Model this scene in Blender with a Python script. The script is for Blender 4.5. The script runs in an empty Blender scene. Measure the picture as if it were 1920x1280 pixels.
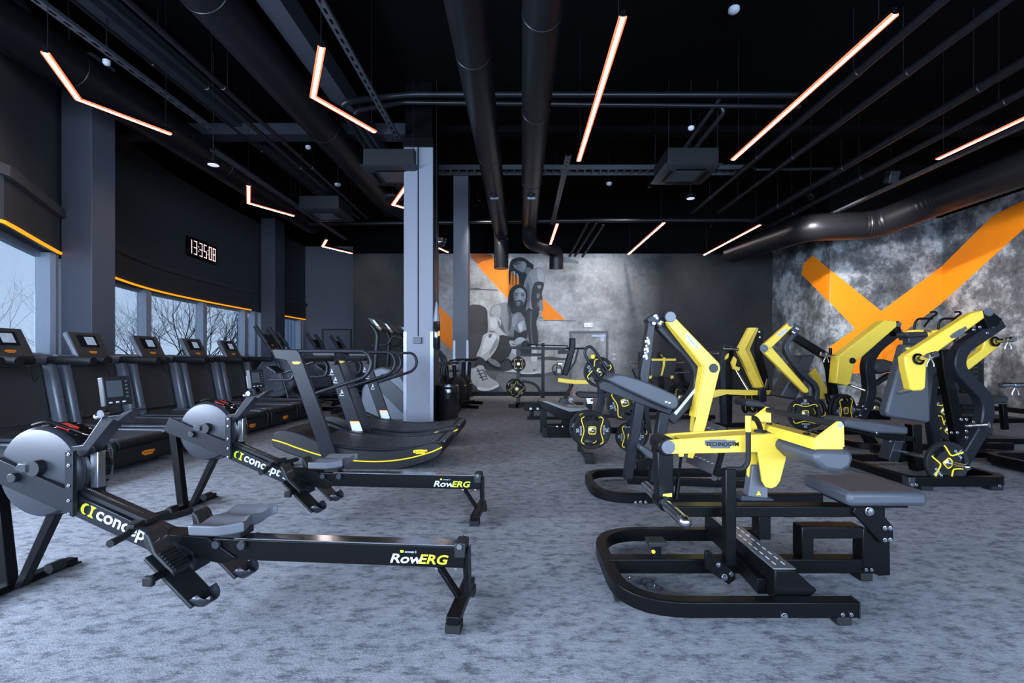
import bpy, bmesh, math, random
from mathutils import Vector, Matrix
V = Vector
R = math.radians
random.seed(7)
SC = bpy.context.scene
COL = SC.collection

# ---------------- camera, world, sun, large lights, exposure ----------------
FPX, CX, CY, HC = 900.0, 977.0, 670.0, 1.12      # focal length and principal point in pixels of 1920x1280, eye height
cam_d = bpy.data.cameras.new('camera')
cam_d.sensor_width = 36.0
cam_d.lens = FPX / 1920 * 36
cam_d.shift_x = (960 - CX) / 1920
cam_d.shift_y = (CY - 640) / 1920
cam_d.clip_start = 0.05
cam_d.clip_end = 400
cam = bpy.data.objects.new('camera', cam_d)
COL.objects.link(cam)
cam.location = (0, 0, HC)
cam.rotation_euler = (R(90), 0, 0)
SC.camera = cam

SC.view_settings.view_transform = 'Standard'
SC.view_settings.look = 'None'
SC.view_settings.gamma = 1
SC.view_settings.use_curve_mapping = False
SC.view_settings.exposure = 0.0

world = bpy.data.worlds.new('world')
SC.world = world
world.use_nodes = True
nt = world.node_tree
nt.nodes.clear()
_o = nt.nodes.new('ShaderNodeOutputWorld')
_b = nt.nodes.new('ShaderNodeBackground')
_t = nt.nodes.new('ShaderNodeTexCoord')
_s = nt.nodes.new('ShaderNodeSeparateXYZ')
_r = nt.nodes.new('ShaderNodeValToRGB')
nt.links.new(_t.outputs['Generated'], _s.inputs[0])
nt.links.new(_s.outputs['Z'], _r.inputs[0])
_r.color_ramp.elements[0].position = 0.0
_r.color_ramp.elements[0].color = (0.52, 0.63, 0.82, 1)
_r.color_ramp.elements[1].position = 0.55
_r.color_ramp.elements[1].color = (0.27, 0.40, 0.68, 1)
nt.links.new(_r.outputs[0], _b.inputs[0])
_b.inputs[1].default_value = 1.2
nt.links.new(_b.outputs[0], _o.inputs[0])

def area_light(name, loc, rot, sx, sy, power, color):
    d = bpy.data.lights.new(name, 'AREA')
    d.shape = 'RECTANGLE'
    d.size, d.size_y = sx, sy
    d.energy = power
    d.color = color
    o = bpy.data.objects.new(name, d)
    COL.objects.link(o)
    o.location = loc
    o.rotation_euler = rot
    return o
DAY = (0.66, 0.78, 1.0)
# added fill lamps standing in for daylight from unseen glazing behind and at left
area_light('fill_rear_window', (1.0, -4.2, 1.9), (R(90), 0, 0), 13.0, 2.6, 2500, DAY)
area_light('fill_side_window', (-6.2, 0.4, 1.9), (R(90), 0, R(-90)), 7.0, 1.6, 1800, DAY)

# ---------------- materials ----------------
MATS = {}
def mat(name, col, rough=0.5, metal=0.0, noise=0.0, nscale=20.0, bump=0.0, bscale=200.0, emit=None, estr=0.0, spec=0.5, coat=0.0):
    if name in MATS: return MATS[name]
    m = bpy.data.materials.new(name)
    m.use_nodes = True
    n, l = m.node_tree.nodes, m.node_tree.links
    b = n['Principled BSDF']
    b.inputs['Base Color'].default_value = (*col, 1)
    b.inputs['Roughness'].default_value = rough
    b.inputs['Metallic'].default_value = metal
    b.inputs['Specular IOR Level'].default_value = spec
    if coat: b.inputs['Coat Weight'].default_value = coat
    tc = n.new('ShaderNodeTexCoord')
    nz = n.new('ShaderNodeTexNoise')
    nz.inputs['Scale'].default_value = nscale
    nz.inputs['Detail'].default_value = 3
    l.new(tc.outputs['Object'], nz.inputs['Vector'])
    mx = n.new('ShaderNodeMix'); mx.data_type = 'RGBA'
    k = noise if noise else 0.08
    mx.inputs['A'].default_value = (*[c * (1 - k) for c in col], 1)
    mx.inputs['B'].default_value = (*[min(1, c * (1 + k)) for c in col], 1)
    l.new(nz.outputs['Fac'], mx.inputs['Factor'])
    l.new(mx.outputs['Result'], b.inputs['Base Color'])
    if bump:
        n2 = n.new('ShaderNodeTexNoise'); n2.inputs['Scale'].default_value = bscale
        l.new(tc.outputs['Object'], n2.inputs['Vector'])
        bp = n.new('ShaderNodeBump'); bp.inputs['Strength'].default_value = bump
        bp.inputs['Distance'].default_value = 0.01
        l.new(n2.outputs['Fac'], bp.inputs['Height'])
        l.new(bp.outputs['Normal'], b.inputs['Normal'])
    if emit:
        b.inputs['Emission Color'].default_value = (*emit, 1)
        b.inputs['Emission Strength'].default_value = estr
    MATS[name] = m
    return m

BLACK = mat('black_powder_coat', (0.0025, 0.0025, 0.003), 0.34, 0.0, 0.1, spec=0.16)
SATIN = mat('satin_black_metal', (0.010, 0.011, 0.015), 0.36, 0.05, 0.1, spec=0.24)
GREYM = mat('anthracite_metal', (0.026, 0.029, 0.037), 0.36, 0.25, 0.06)
PLAST = mat('dark_plastic', (0.009, 0.0095, 0.011), 0.45, 0.0, 0.08, spec=0.35)
RUBB = mat('black_rubber', (0.008, 0.008, 0.009), 0.65, 0.0, 0.1, bump=0.1, spec=0.25)
PAD = mat('grey_upholstery', (0.042, 0.046, 0.056), 0.5, 0.0, 0.06, bump=0.12, bscale=400)
PADD = mat('dark_upholstery', (0.018, 0.019, 0.022), 0.55, 0.0, 0.06, bump=0.12, bscale=400)
YEL = mat('yellow_powder_coat', (0.70, 0.475, 0.04), 0.42, 0.0, 0.03)
YLN = mat('yellow_line', (0.95, 0.62, 0.01), 0.5)
LIME = mat('lime_print', (0.62, 0.85, 0.02), 0.5)
ORG = mat('orange_print', (0.95, 0.28, 0.01), 0.5)
WHT = mat('white_print', (0.5, 0.54, 0.6), 0.5)
CHR = mat('chrome', (0.62, 0.64, 0.68), 0.18, 1.0, 0.03)
CAPM = mat('pivot_cap_grey', (0.09, 0.095, 0.11), 0.4, 0.2)
STEEL = mat('brushed_steel', (0.5, 0.52, 0.56), 0.3, 1.0, 0.05)
SEATG = mat('seat_grey', (0.08, 0.084, 0.097), 0.45, 0.0, 0.03)
TGREY = mat('treadmill_grey', (0.1, 0.11, 0.135), 0.35, 0.2, 0.05)
TDARK = mat('treadmill_panel', (0.028, 0.027, 0.029), 0.35, 0.0, 0.08)
BELT = mat('running_belt', (0.05, 0.053, 0.062), 0.45, 0.0, 0.15, nscale=60)
COLM = mat('column_paint', (0.15, 0.163, 0.198), 0.5, 0.0, 0.04)
COLD = mat('column_paint_dark', (0.05, 0.055, 0.07), 0.5, 0.0, 0.06)
GUARD = mat('corner_guard', (0.26, 0.28, 0.33), 0.35, 0.5)
GLOSSB = mat('glossy_black', (0.008, 0.008, 0.009), 0.08, 0.0, coat=0.5)
DUCT = mat('duct_black', (0.008, 0.008, 0.010), 0.36, 0.1, 0.15, spec=0.3)
CEILM = mat('ceiling_black', (0.0018, 0.0018, 0.0024), 0.9, 0.0, 0.2, nscale=2, spec=0.05)
PIPE = mat('pipe_black', (0.011, 0.0115, 0.015), 0.35, 0.2, 0.1, spec=0.4)
BEAMM = mat('beam_grey', (0.03, 0.033, 0.045), 0.6, 0.0, 0.1, spec=0.2)
DKLAB = mat('dark_badge', (0.06, 0.065, 0.07), 0.5)
SCRN = mat('screen_dark', (0.01, 0.012, 0.015), 0.12, 0.0)
SCRL = mat('screen_lit', (0.3, 0.35, 0.42), 0.2, 0.0, 0.5, nscale=18, emit=(0.5, 0.6, 0.75), estr=0.25)
LCD = mat('lcd_grey', (0.055, 0.062, 0.07), 0.25)
LED = mat('led_white', (1, 0.9, 0.85), 0.5, emit=(1.0, 0.90, 0.88), estr=60.0)
LEDR = mat('led_red_halo', (0.9, 0.2, 0.08), 0.5, emit=(1.0, 0.16, 0.05), estr=1.1)  # emission imitating the soft red halo around the light strips
LEDO = mat('led_orange', (1, 0.5, 0.05), 0.5, emit=(1.0, 0.33, 0.0), estr=1.15)
FRAMEW = mat('window_frame_grey', (0.42, 0.46, 0.52), 0.4, 0.1)
WALLD = mat('wall_dark_paint', (0.08, 0.081, 0.088), 0.7, 0.0, 0.05, nscale=3, spec=0.2)
BLIND = mat('blind_fabric', (0.07, 0.071, 0.077), 0.8, 0.0, 0.05, bump=0.05, spec=0.2)
REDM = mat('red_plastic', (0.8, 0.03, 0.02), 0.4)
TRANS = mat('extinguisher_green', (0.09, 0.11, 0.1), 0.3)

def glass_mat():
    m = bpy.data.materials.new('window_glass'); m.use_nodes = True
    n, l = m.node_tree.nodes, m.node_tree.links
    n.clear()
    o = n.new('ShaderNodeOutputMaterial'); t = n.new('ShaderNodeBsdfTransparent')
    g = n.new('ShaderNodeBsdfGlossy'); mx = n.new('ShaderNodeMixShader')
    t.inputs[0].default_value = (0.9, 0.95, 0.98, 1)
    g.inputs['Roughness'].default_value = 0.02
    mx.inputs[0].default_value = 0.05
    l.new(t.outputs[0], mx.inputs[1]); l.new(g.outputs[0], mx.inputs[2]); l.new(mx.outputs[0], o.inputs[0])
    return m
GLASS = glass_mat()

def nodes_of(name, rough=0.7):
    m = bpy.data.materials.new(name); m.use_nodes = True
    n, l = m.node_tree.nodes, m.node_tree.links
    b = n['Principled BSDF']; b.inputs['Roughness'].default_value = rough
    return m, n, l, b
def ramp(n, l, src, stops):
    r = n.new('ShaderNodeValToRGB')
    e = r.color_ramp.elements
    while len(e) < len(stops): e.new(0.5)
    for i, (p, c) in enumerate(stops):
        e[i].position = p
        e[i].color = (*c, 1) if isinstance(c, tuple) else (c, c, c, 1)
    l.new(src, r.inputs[0])
    return r
def noise(n, l, scale, detail=4, sx=1, sy=1, sz=1, rough=0.55):
    tc = n.new('ShaderNodeTexCoord'); mp = n.new('ShaderNodeMapping')
    mp.inputs['Scale'].default_value = (sx, sy, sz)
    nz = n.new('ShaderNodeTexNoise'); nz.inputs['Scale'].default_value = scale
    nz.inputs['Detail'].default_value = detail; nz.inputs['Roughness'].default_value = rough
    l.new(tc.outputs['Object'], mp.inputs[0]); l.new(mp.outputs[0], nz.inputs['Vector'])
    return nz.outputs['Fac']
def mul(n, l, a, b, typ='MULTIPLY'):
    m = n.new('ShaderNodeMix'); m.data_type = 'RGBA'; m.blend_type = typ
    m.inputs['Factor'].default_value = 1
    l.new(a, m.inputs['A']); l.new(b, m.inputs['B'])
    return m.outputs['Result']

def carpet():
    m, n, l, b = nodes_of('grey_carpet', 0.95)
    a = ramp(n, l, noise(n, l, 17.0, 7, 0.55, 1.0, 1, 0.8), [(0.38, (0.095, 0.099, 0.112)), (0.45, (0.165, 0.171, 0.19)), (0.50, (0.235, 0.242, 0.262)), (0.66, (0.28, 0.288, 0.31))])
    c = ramp(n, l, noise(n, l, 90.0, 2, 0.25, 1.0, 1), [(0.3, 0.78), (0.7, 1.12)])
    d = ramp(n, l, noise(n, l, 0.9, 2), [(0.3, 0.85), (0.7, 1.1)])
    x = mul(n, l, a.outputs[0], c.outputs[0]); x = mul(n, l, x, d.outputs[0])
    l.new(x, b.inputs['Base Color'])
    bp = n.new('ShaderNodeBump'); bp.inputs['Strength'].default_value = 0.35; bp.inputs['Distance'].default_value = 0.01
    l.new(noise(n, l, 260, 2, 0.4, 1, 1), bp.inputs['Height']); l.new(bp.outputs[0], b.inputs['Normal'])
    b.inputs['Specular IOR Level'].default_value = 0.15
    return m
CARPET = carpet()

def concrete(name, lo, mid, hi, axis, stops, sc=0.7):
    """printed concrete: mottled greys, with an optional fade in tone along one axis (world metres)"""
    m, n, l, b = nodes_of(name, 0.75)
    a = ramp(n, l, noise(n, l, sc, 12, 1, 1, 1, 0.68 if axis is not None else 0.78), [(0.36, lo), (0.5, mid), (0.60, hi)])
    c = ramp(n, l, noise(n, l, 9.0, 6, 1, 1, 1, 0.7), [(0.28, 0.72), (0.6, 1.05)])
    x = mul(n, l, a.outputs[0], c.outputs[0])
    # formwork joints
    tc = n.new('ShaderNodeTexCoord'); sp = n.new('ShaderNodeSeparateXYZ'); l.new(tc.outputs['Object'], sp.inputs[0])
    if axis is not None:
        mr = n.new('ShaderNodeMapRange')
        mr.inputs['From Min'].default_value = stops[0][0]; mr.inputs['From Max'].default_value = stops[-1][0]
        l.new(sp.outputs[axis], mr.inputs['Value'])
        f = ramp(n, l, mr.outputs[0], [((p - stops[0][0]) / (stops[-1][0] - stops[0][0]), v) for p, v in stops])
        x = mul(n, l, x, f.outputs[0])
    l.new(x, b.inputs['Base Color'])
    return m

# ---------------- mesh building ----------------
class MB:
    def __init__(s): s.v, s.f, s.mi = [], [], []
    def add(s, vs, fs, mi=0):
        b = len(s.v); s.v += [V(p) for p in vs]
        for f in fs: s.f.append([b + i for i in f]); s.mi.append(mi)
        return s
    def box(s, a, b, mi=0):
        (x0, y0, z0), (x1, y1, z1) = a, b
        s.add([(x0,y0,z0),(x1,y0,z0),(x1,y1,z0),(x0,y1,z0),(x0,y0,z1),(x1,y0,z1),(x1,y1,z1),(x0,y1,z1)],
              [(0,3,2,1),(4,5,6,7),(0,1,5,4),(1,2,6,5),(2,3,7,6),(3,0,4,7)], mi)
        return s
    def cbox(s, c, sz, rot=None, mi=0):
        h = [q / 2 for q in sz]
        vs = [V((sx*h[0], sy*h[1], sz_*h[2])) for sz_ in (-1,1) for sx, sy in ((-1,-1),(1,-1),(1,1),(-1,1))]
        if rot: vs = [rot @ p for p in vs]
        s.add([p + V(c) for p in vs], [(0,3,2,1),(4,5,6,7),(0,1,5,4),(1,2,6,5),(2,3,7,6),(3,0,4,7)], mi)
        return s
    def prism(s, poly, vec, mi=0):
        n = len(poly); p = [V(q) for q in poly]; vec = V(vec)
        s.add(p + [q + vec for q in p], [list(range(n))[::-1], list(range(n, 2*n))] + [[i, (i+1) % n, n + (i+1) % n, n + i] for i in range(n)], mi)
        return s
    def sweep(s, pts, prof, up, closed=False, mi=0):
        """prof: list of (a,b): a along up, b along tangent x up"""
        P = [V(p) for p in pts]; n = len(P); up = V(up).normalized(); k = len(prof); base = len(s.v)
        for i in range(n):
            t1 = (P[i] - P[i-1]) if (i or closed) else None
            t2 = (P[(i+1) % n] - P[i]) if (i < n-1 or closed) else None
            if t1 is not None: t1 = t1.normalized()
            if t2 is not None: t2 = t2.normalized()
            t = (t1 + t2).normalized() if (t1 is not None and t2 is not None) else (t1 if t1 is not None else t2)
            a = (up - t * up.dot(t))
            a = a.normalized() if a.length > 1e-5 else V((1,0,0))
            b = t.cross(a)
            k2 = 1.0
            if t1 is not None and t2 is not None: k2 = 1 / max(0.5, t.dot(t2))
            for (pa, pb) in prof: s.v.append(P[i] + a * pa + b * pb * k2)
        m = n if closed else n - 1
        for i in range(m):
            for j in range(k):
                s.f.append([base + i*k + j, base + i*k + (j+1) % k, base + ((i+1) % n)*k + (j+1) % k, base + ((i+1) % n)*k + j]); s.mi.append(mi)
        if not closed:
            s.f.append([base + j for j in range(k)][::-1]); s.mi.append(mi)
            s.f.append([base + (n-1)*k + j for j in range(k)]); s.mi.append(mi)
        return s
    def rect(s, pts, w, h, up, closed=False, mi=0):
        return s.sweep(pts, [(-w/2,-h/2),(w/2,-h/2),(w/2,h/2),(-w/2,h/2)], up, closed, mi)
    def tube(s, pts, r, seg=12, mi=0, closed=False, r2=None):
        P = [V(p) for p in pts]; n = len(P); base = len(s.v)
        t = (P[1] - P[0]).normalized()
        a = t.orthogonal().normalized()
        for i in range(n):
            t1 = (P[i] - P[i-1]).normalized() if (i or closed) else None
            t2 = (P[(i+1) % n] - P[i]).normalized() if (i < n-1 or closed) else None
            t = (t1 + t2).normalized() if (t1 is not None and t2 is not None) else (t1 if t1 is not None else t2)
            a = (a - t * a.dot(t)).normalized(); b = t.cross(a)
            rr = r if r2 is None else r + (r2 - r) * i / (n - 1)
            if isinstance(r, (list, tuple)): rr = r[i]
            for j in range(seg):
                q = 2 * math.pi * j / seg
                s.v.append(P[i] + (a * math.cos(q) + b * math.sin(q)) * rr)
        m = n if closed else n - 1
        for i in range(m):
            for j in range(seg):
                s.f.append([base + i*seg + j, base + i*seg + (j+1) % seg, base + ((i+1) % n)*seg + (j+1) % seg, base + ((i+1) % n)*seg + j]); s.mi.append(mi)
        if not closed:
            s.f.append([base + j for j in range(seg)][::-1]); s.mi.append(mi)
            s.f.append([base + (n-1)*seg + j for j in range(seg)]); s.mi.append(mi)
        return s
    def cyl(s, a, b, r, seg=20, mi=0, r2=None): return s.tube([a, b], r, seg, mi, r2=r2)
    def lathe(s, c, axis, prof, seg=32, mi=0):
        """prof: (radius, offset along axis)"""
        ax = V(axis).normalized(); a = ax.orthogonal().normalized(); b = ax.cross(a); base = len(s.v); k = len(prof)
        for j in range(seg):
            q = 2 * math.pi * j / seg; d = a * math.cos(q) + b * math.sin(q)
            for (r, h) in prof: s.v.append(V(c) + d * r + ax * h)
        for j in range(seg):
            for i in range(k - 1):
                s.f.append([base + j*k + i, base + ((j+1) % seg)*k + i, base + ((j+1) % seg)*k + i + 1, base + j*k + i + 1]); s.mi.append(mi)
        return s
    def sphere(s, c, r, seg=16, mi=0, sc=(1,1,1)):
        base = len(s.v); n = seg // 2
        for i in range(1, n):
            for j in range(seg):
                a, b = math.pi * i / n, 2 * math.pi * j / seg
                s.v.append(V(c) + V((r*sc[0]*math.sin(a)*math.cos(b), r*sc[1]*math.sin(a)*math.sin(b), r*sc[2]*math.cos(a))))
        for i in range(n - 2):
            for j in range(seg):
                s.f.append([base + i*seg + j, base + (i+1)*seg + j, base + (i+1)*seg + (j+1) % seg, base + i*seg + (j+1) % seg]); s.mi.append(mi)
        s.v += [V(c) + V((0,0,r*sc[2])), V(c) - V((0,0,r*sc[2]))]
        t = len(s.v) - 2
        for j in range(seg):
            s.f.append([t, base + j, base + (j+1) % seg]); s.mi.append(mi)
            s.f.append([t+1, base + (n-2)*seg + (j+1) % seg, base + (n-2)*seg + j]); s.mi.append(mi)
        return s
    def ob(s, name, mats, parent=None, bevel=0.0, smooth=True, fix=True):
        me = bpy.data.meshes.new(name)
        me.from_pydata([tuple(p) for p in s.v], [], s.f)
        if not isinstance(mats, (list, tuple)): mats = [mats]
        for m in mats: me.materials.append(m)
        if len(mats) > 1: me.polygons.foreach_set('material_index', s.mi)
        if fix:
            bm = bmesh.new(); bm.from_mesh(me)
            bmesh.ops.recalc_face_normals(bm, faces=bm.faces)
            bm.to_mesh(me); bm.free()
        if smooth:
            me.polygons.foreach_set('use_smooth', [True] * len(me.polygons))
            me.set_sharp_from_angle(angle=R(35))
        me.update()
        o = bpy.data.objects.new(name, me); COL.objects.link(o)
        if parent: o.parent = parent
        if bevel:
            b = o.modifiers.new('bevel', 'BEVEL'); b.width = bevel; b.segments = 2; b.limit_method = 'ANGLE'; b.angle_limit = R(40)
        return o

def fil(pts, r, n=5):
    """round the corners of a 3D polyline"""
    P = [V(p) for p in pts]; out = [P[0]]
    for i in range(1, len(P) - 1):
        a, b, c = P[i-1], P[i], P[i+1]
        u, w = (a - b), (c - b)
        d = min(r, u.length * 0.48, w.length * 0.48)
        p0, p1 = b + u.normalized() * d, b + w.normalized() * d
        for k in range(n + 1):
            t = k / n
            out.append(p0 * (1-t)**2 + b * 2*t*(1-t) + p1 * t*t)
    out.append(P[-1]); return out
def cr(pts, n=6, closed=False):
    """Catmull-Rom curve through the points"""
    P = [V(p) for p in pts]; m = len(P); out = []
    for i in range(m if closed else m - 1):
        p0 = P[i-1] if (i or closed) else P[0]; p1 = P[i]; p2 = P[(i+1) % m]
        p3 = P[(i+2) % m] if (closed or i + 2 < m) else P[-1]
        for k in range(n):
            t = k / n
            out.append(0.5 * ((2*p1) + (p2-p0)*t + (2*p0-5*p1+4*p2-p3)*t*t + (3*p1-p0-3*p2+p3)*t**3))
    if not closed: out.append(P[-1])
    return out

class Fr:
    """a thing's own frame: root empty plus the sight lines of the photograph cut with the thing's real planes"""
    def __init__(s, name, x, y, rz=0.0, label=None, cat=None, group=None, z=0.0):
        s.e = bpy.data.objects.new(name, None); COL.objects.link(s.e)
        s.e.empty_display_size = 0.1
        s.M = Matrix.Translation((x, y, z)) @ Matrix.Rotation(R(rz), 4, 'Z')
        s.e.location = (x, y, z); s.e.rotation_euler = (0, 0, R(rz))
        s.I = s.M.inverted()
        if label: s.e['label'] = label
        if cat: s.e['category'] = cat
        if group: s.e['group'] = group
    def ray(s, px, py):
        o = s.I @ V((0, 0, HC)); d = (s.I.to_3x3() @ V(((px - CX) / FPX, 1, (CY - py) / FPX)))
        return o, d
    def p(s, px, py, y=0.0):
        o, d = s.ray(px, py); return o + d * ((y - o.y) / d.y)
    def px_(s, px, py, x=0.0):
        o, d = s.ray(px, py); return o + d * ((x - o.x) / d.x)
    def fz(s, px, py, z=0.0):
        o, d = s.ray(px, py); return o + d * ((z - o.z) / d.z)
    def poly(s, mb, pts, y0, y1, mi=0, smooth=0):
        P = [s.p(a, b, y0) for a, b in pts]
        if smooth: P = cr(P, smooth, True)
        return mb.prism(P, (0, y1 - y0, 0), mi)
    def plate(s, name, pts, y0, y1, m, bevel=0.003, parent=None, smooth=0):
        mb = MB(); s.poly(mb, pts, y0, y1, 0, smooth)
        return mb.ob(name, m, parent or s.e, bevel)
    def bar(s, name, pts, y, w, h, m, r=0.0, bevel=0.003, parent=None):
        """rectangular tube in a plane y: w across (y), h in the plane"""
        P = [s.p(a, b, y) for a, b in pts]
        if r: P = fil(P, r, 6)
        return MB().rect(P, w, h, (0, 1, 0)).ob(name, m, parent or s.e, bevel)
    def rod(s, name, pts, r, m, fr=0.0, parent=None, seg=14):
        P = [s.p(*q) for q in pts]
        if fr: P = fil(P, fr, 6)
        return MB().tube(P, r, seg).ob(name, m, parent or s.e)
    def bolt(s, px, py, y, r=0.009, parent=None, m=None):
        c = s.p(px, py, y)
        return MB().lathe(c, (0, -1, 0), [(r*1.25, 0), (r*1.25, r*0.25), (r, r*0.3), (r*0.9, r*0.85), (0.0001, r*0.95)], 12).ob('bolt', m or CHR, parent or s.e)
    def box(s, name, a, b, m, bevel=0.004, parent=None):
        return MB().box(a, b).ob(name, m, parent or s.e, bevel)

def tag(o, label, cat, group=None, kind=None):
    if label: o['label'] = label
    if cat: o['category'] = cat
    if group: o['group'] = group
    if kind: o['kind'] = kind
    return o
def structure(o): o['kind'] = 'structure'; return o
def copy_tree(o, parent=None):
    c = o.copy(); COL.objects.link(c)
    if parent: c.parent = parent
    for ch in list(o.children): copy_tree(ch, c)
    return c
def dup(root, loc, rz=None, label=None, rot=None):
    c = copy_tree(root); c.location = loc
    if rz is not None: c.rotation_euler = (0, 0, R(rz))
    if rot is not None: c.rotation_euler = rot
    if label: c['label'] = label
    return c

def text(name, body, origin, xdir, ydir, size, m, parent, shear=0.0, ext=0.0008, sx=1.0, bold=0.0):
    cu = bpy.data.curves.new('txt', 'FONT'); cu.body = body; cu.size = size; cu.extrude = ext; cu.shear = shear
    cu.offset = bold; cu.resolution_u = 3
    t = bpy.data.objects.new('txt', cu); COL.objects.link(t)
    dg = bpy.context.evaluated_depsgraph_get()
    me = bpy.data.meshes.new_from_object(t.evaluated_get(dg))
    bpy.data.objects.remove(t)
    X, Y = V(xdir).normalized(), V(ydir).normalized()
    Z = X.cross(Y).normalized()
    for v in me.vertices:
        c = v.co.copy(); v.co = V(origin) + X * c.x * sx + Y * c.y + Z * c.z
    me.materials.clear(); me.materials.append(m); me.name = name
    o = bpy.data.objects.new(name, me); COL.objects.link(o)
    if parent: o.parent = parent
    return o
def badge(parent, c, xdir, ydir, w, m=YLN, name='badge', label=None):
    """small stepped-outline badge"""
    X, Y = V(xdir).normalized(), V(ydir).normalized(); Z = X.cross(Y)
    h = w * 0.24
    pts = [(-.5,.5),(-.35,.5),(-.33,.62),(.2,.62),(.22,.5),(.5,.5),(.5,-.2),(.34,-.2),(.32,-.6),(-.3,-.6),(-.32,-.3),(-.44,-.3),(-.5,0)]
    P = [V(c) + X*a*w + Y*b*h for a, b in pts]
    o = MB().prism(P, Z * 0.002).ob(name, m, parent)
    if w >= .085 and m is not DKLAB: text('lettering', 'TECHNOGYM', V(c) - X*.43*w - Y*.05*w + Z*.0022, X, Y, .16*w, BLACK, o, sx=.92, ext=.0003)
    return o
# ---------------- the room ----------------
def W(px, py, Y): return V(((px - CX) / FPX * Y, Y, HC + (CY - py) / FPX * Y))
CH = 5.7
YB, YR = 14.0, 19.8
LW = [(-6.05, -4.0), (-5.99, 5.51), (-7.08, 7.42), (-8.01, 9.43), (-8.6, 11.4), (-8.85, 13.8), (-8.92, 16.4), (-8.9, 19.8)]

structure(MB().box((-9.5, -4.0, -0.2), (10.3, 20.1, 0.0)).ob('floor', CARPET, smooth=False))
structure(MB().box((-9.5, -4.0, CH), (10.3, 20.1, CH + 0.2)).ob('ceiling', CEILM, smooth=False))

def wall_along(mb, P, z0, z1, t=0.2, mi=0):
    """thick wall following a plan polyline, thickness towards the outside (-X side)"""
    n = len(P); vs = []
    for i, (x, y) in enumerate(P):
        a = V(P[max(0, i-1)]); b = V(P[min(n-1, i+1)]); d = (b - a).normalized(); o = V((-d.y, d.x))
        for (k, z) in ((0, z0), (t, z0), (t, z1), (0, z1)): vs.append((x + o.x*k, y + o.y*k, z))
    fs = []
    for i in range(n - 1):
        for j in range(4): fs.append((i*4+j, i*4+(j+1) % 4, (i+1)*4+(j+1) % 4, (i+1)*4+j))
    fs += [(0,1,2,3), ((n-1)*4+3, (n-1)*4+2, (n-1)*4+1, (n-1)*4)]
    mb.add(vs, fs, mi); return mb
def off(P, k):
    out = []
    for i, (x, y) in enumerate(P):
        a = V(P[max(0, i-1)]); b = V(P[min(len(P)-1, i+1)]); d = (b - a).normalized(); out.append((x - d.y*k, y + d.x*k))
    return out
def subdiv(P, n=5):
    Q = cr([(x, y, 0) for x, y in P], n); return [(q.x, q.y) for q in Q]
LS = LW[:1] + subdiv(LW[1:], 5)
ZL, ZS = 2.67, 1.10
mb = MB(); wall_along(mb, LS, 0, ZS, 0.3)
wl = structure(mb.ob('wall_left', WALLD, smooth=False))
mb = MB(); wall_along(mb, LS, ZL + 0.02, CH, 0.3)
structure(mb.ob('wall_left', WALLD, smooth=False))
# sill board
mb = MB(); wall_along(mb, off(LS, -0.02), ZS, ZS + 0.03, 0.34)
structure(mb.ob('trim_1', FRAMEW, bevel=0.004))
# dropped blinds in front of the upper wall, with their cassettes
def seg_between(y0, y1):
    return [q for q in LS if y0 <= q[1] <= y1]
def lerp_at(y):
    for a, b in zip(LS, LS[1:]):
        if a[1] <= y <= b[1]:
            t = (y - a[1]) / (b[1] - a[1]); return (a[0] + (b[0]-a[0])*t, y)
def strip(y0, y1): return [lerp_at(y0)] + [q for q in LS if y0 + .05 < q[1] < y1 - .05] + [lerp_at(y1)]
for i, (a, b, t1) in enumerate([(3.0, 7.15, 'nearest the camera'), (7.75, 15.75, 'under the digital clock'), (16.6, 19.7, 'in the far corner')]):
    S = strip(a, b)
    f = Fr('roller_blind', *S[0], 0, 'dark grey roller blind above the window band, ' + t1, 'blind', 'roller blinds')
    loc = lambda P: [(x - S[0][0], y - S[0][1]) for x, y in P]
    mb = MB(); wall_along(mb, loc(off(S, -0.05)), ZL + 0.03, 3.2, 0.03); mb.ob('shade', BLIND, f.e, smooth=False)
    mb = MB(); wall_along(mb, loc(off(S, -0.12)), 3.2, 3.33, 0.12); mb.ob('cassette', WALLD, f.e, 0.006, smooth=False)
    g = Fr('led_strip', *S[0], 0, 'orange glowing light line at the window head, ' + t1, 'light strip', 'orange window light lines')
    mb = MB(); wall_along(mb, loc(off(S, -0.075)), ZL - 0.012, ZL + 0.022, 0.03); mb.ob('glowing_line', LEDO, g.e, smooth=False)
    mb = MB(); wall_along(mb, loc(off(S, -0.045)), ZL - 0.02, ZL + 0.03, 0.03); mb.ob('channel', SATIN, g.e, smooth=False)
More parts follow.
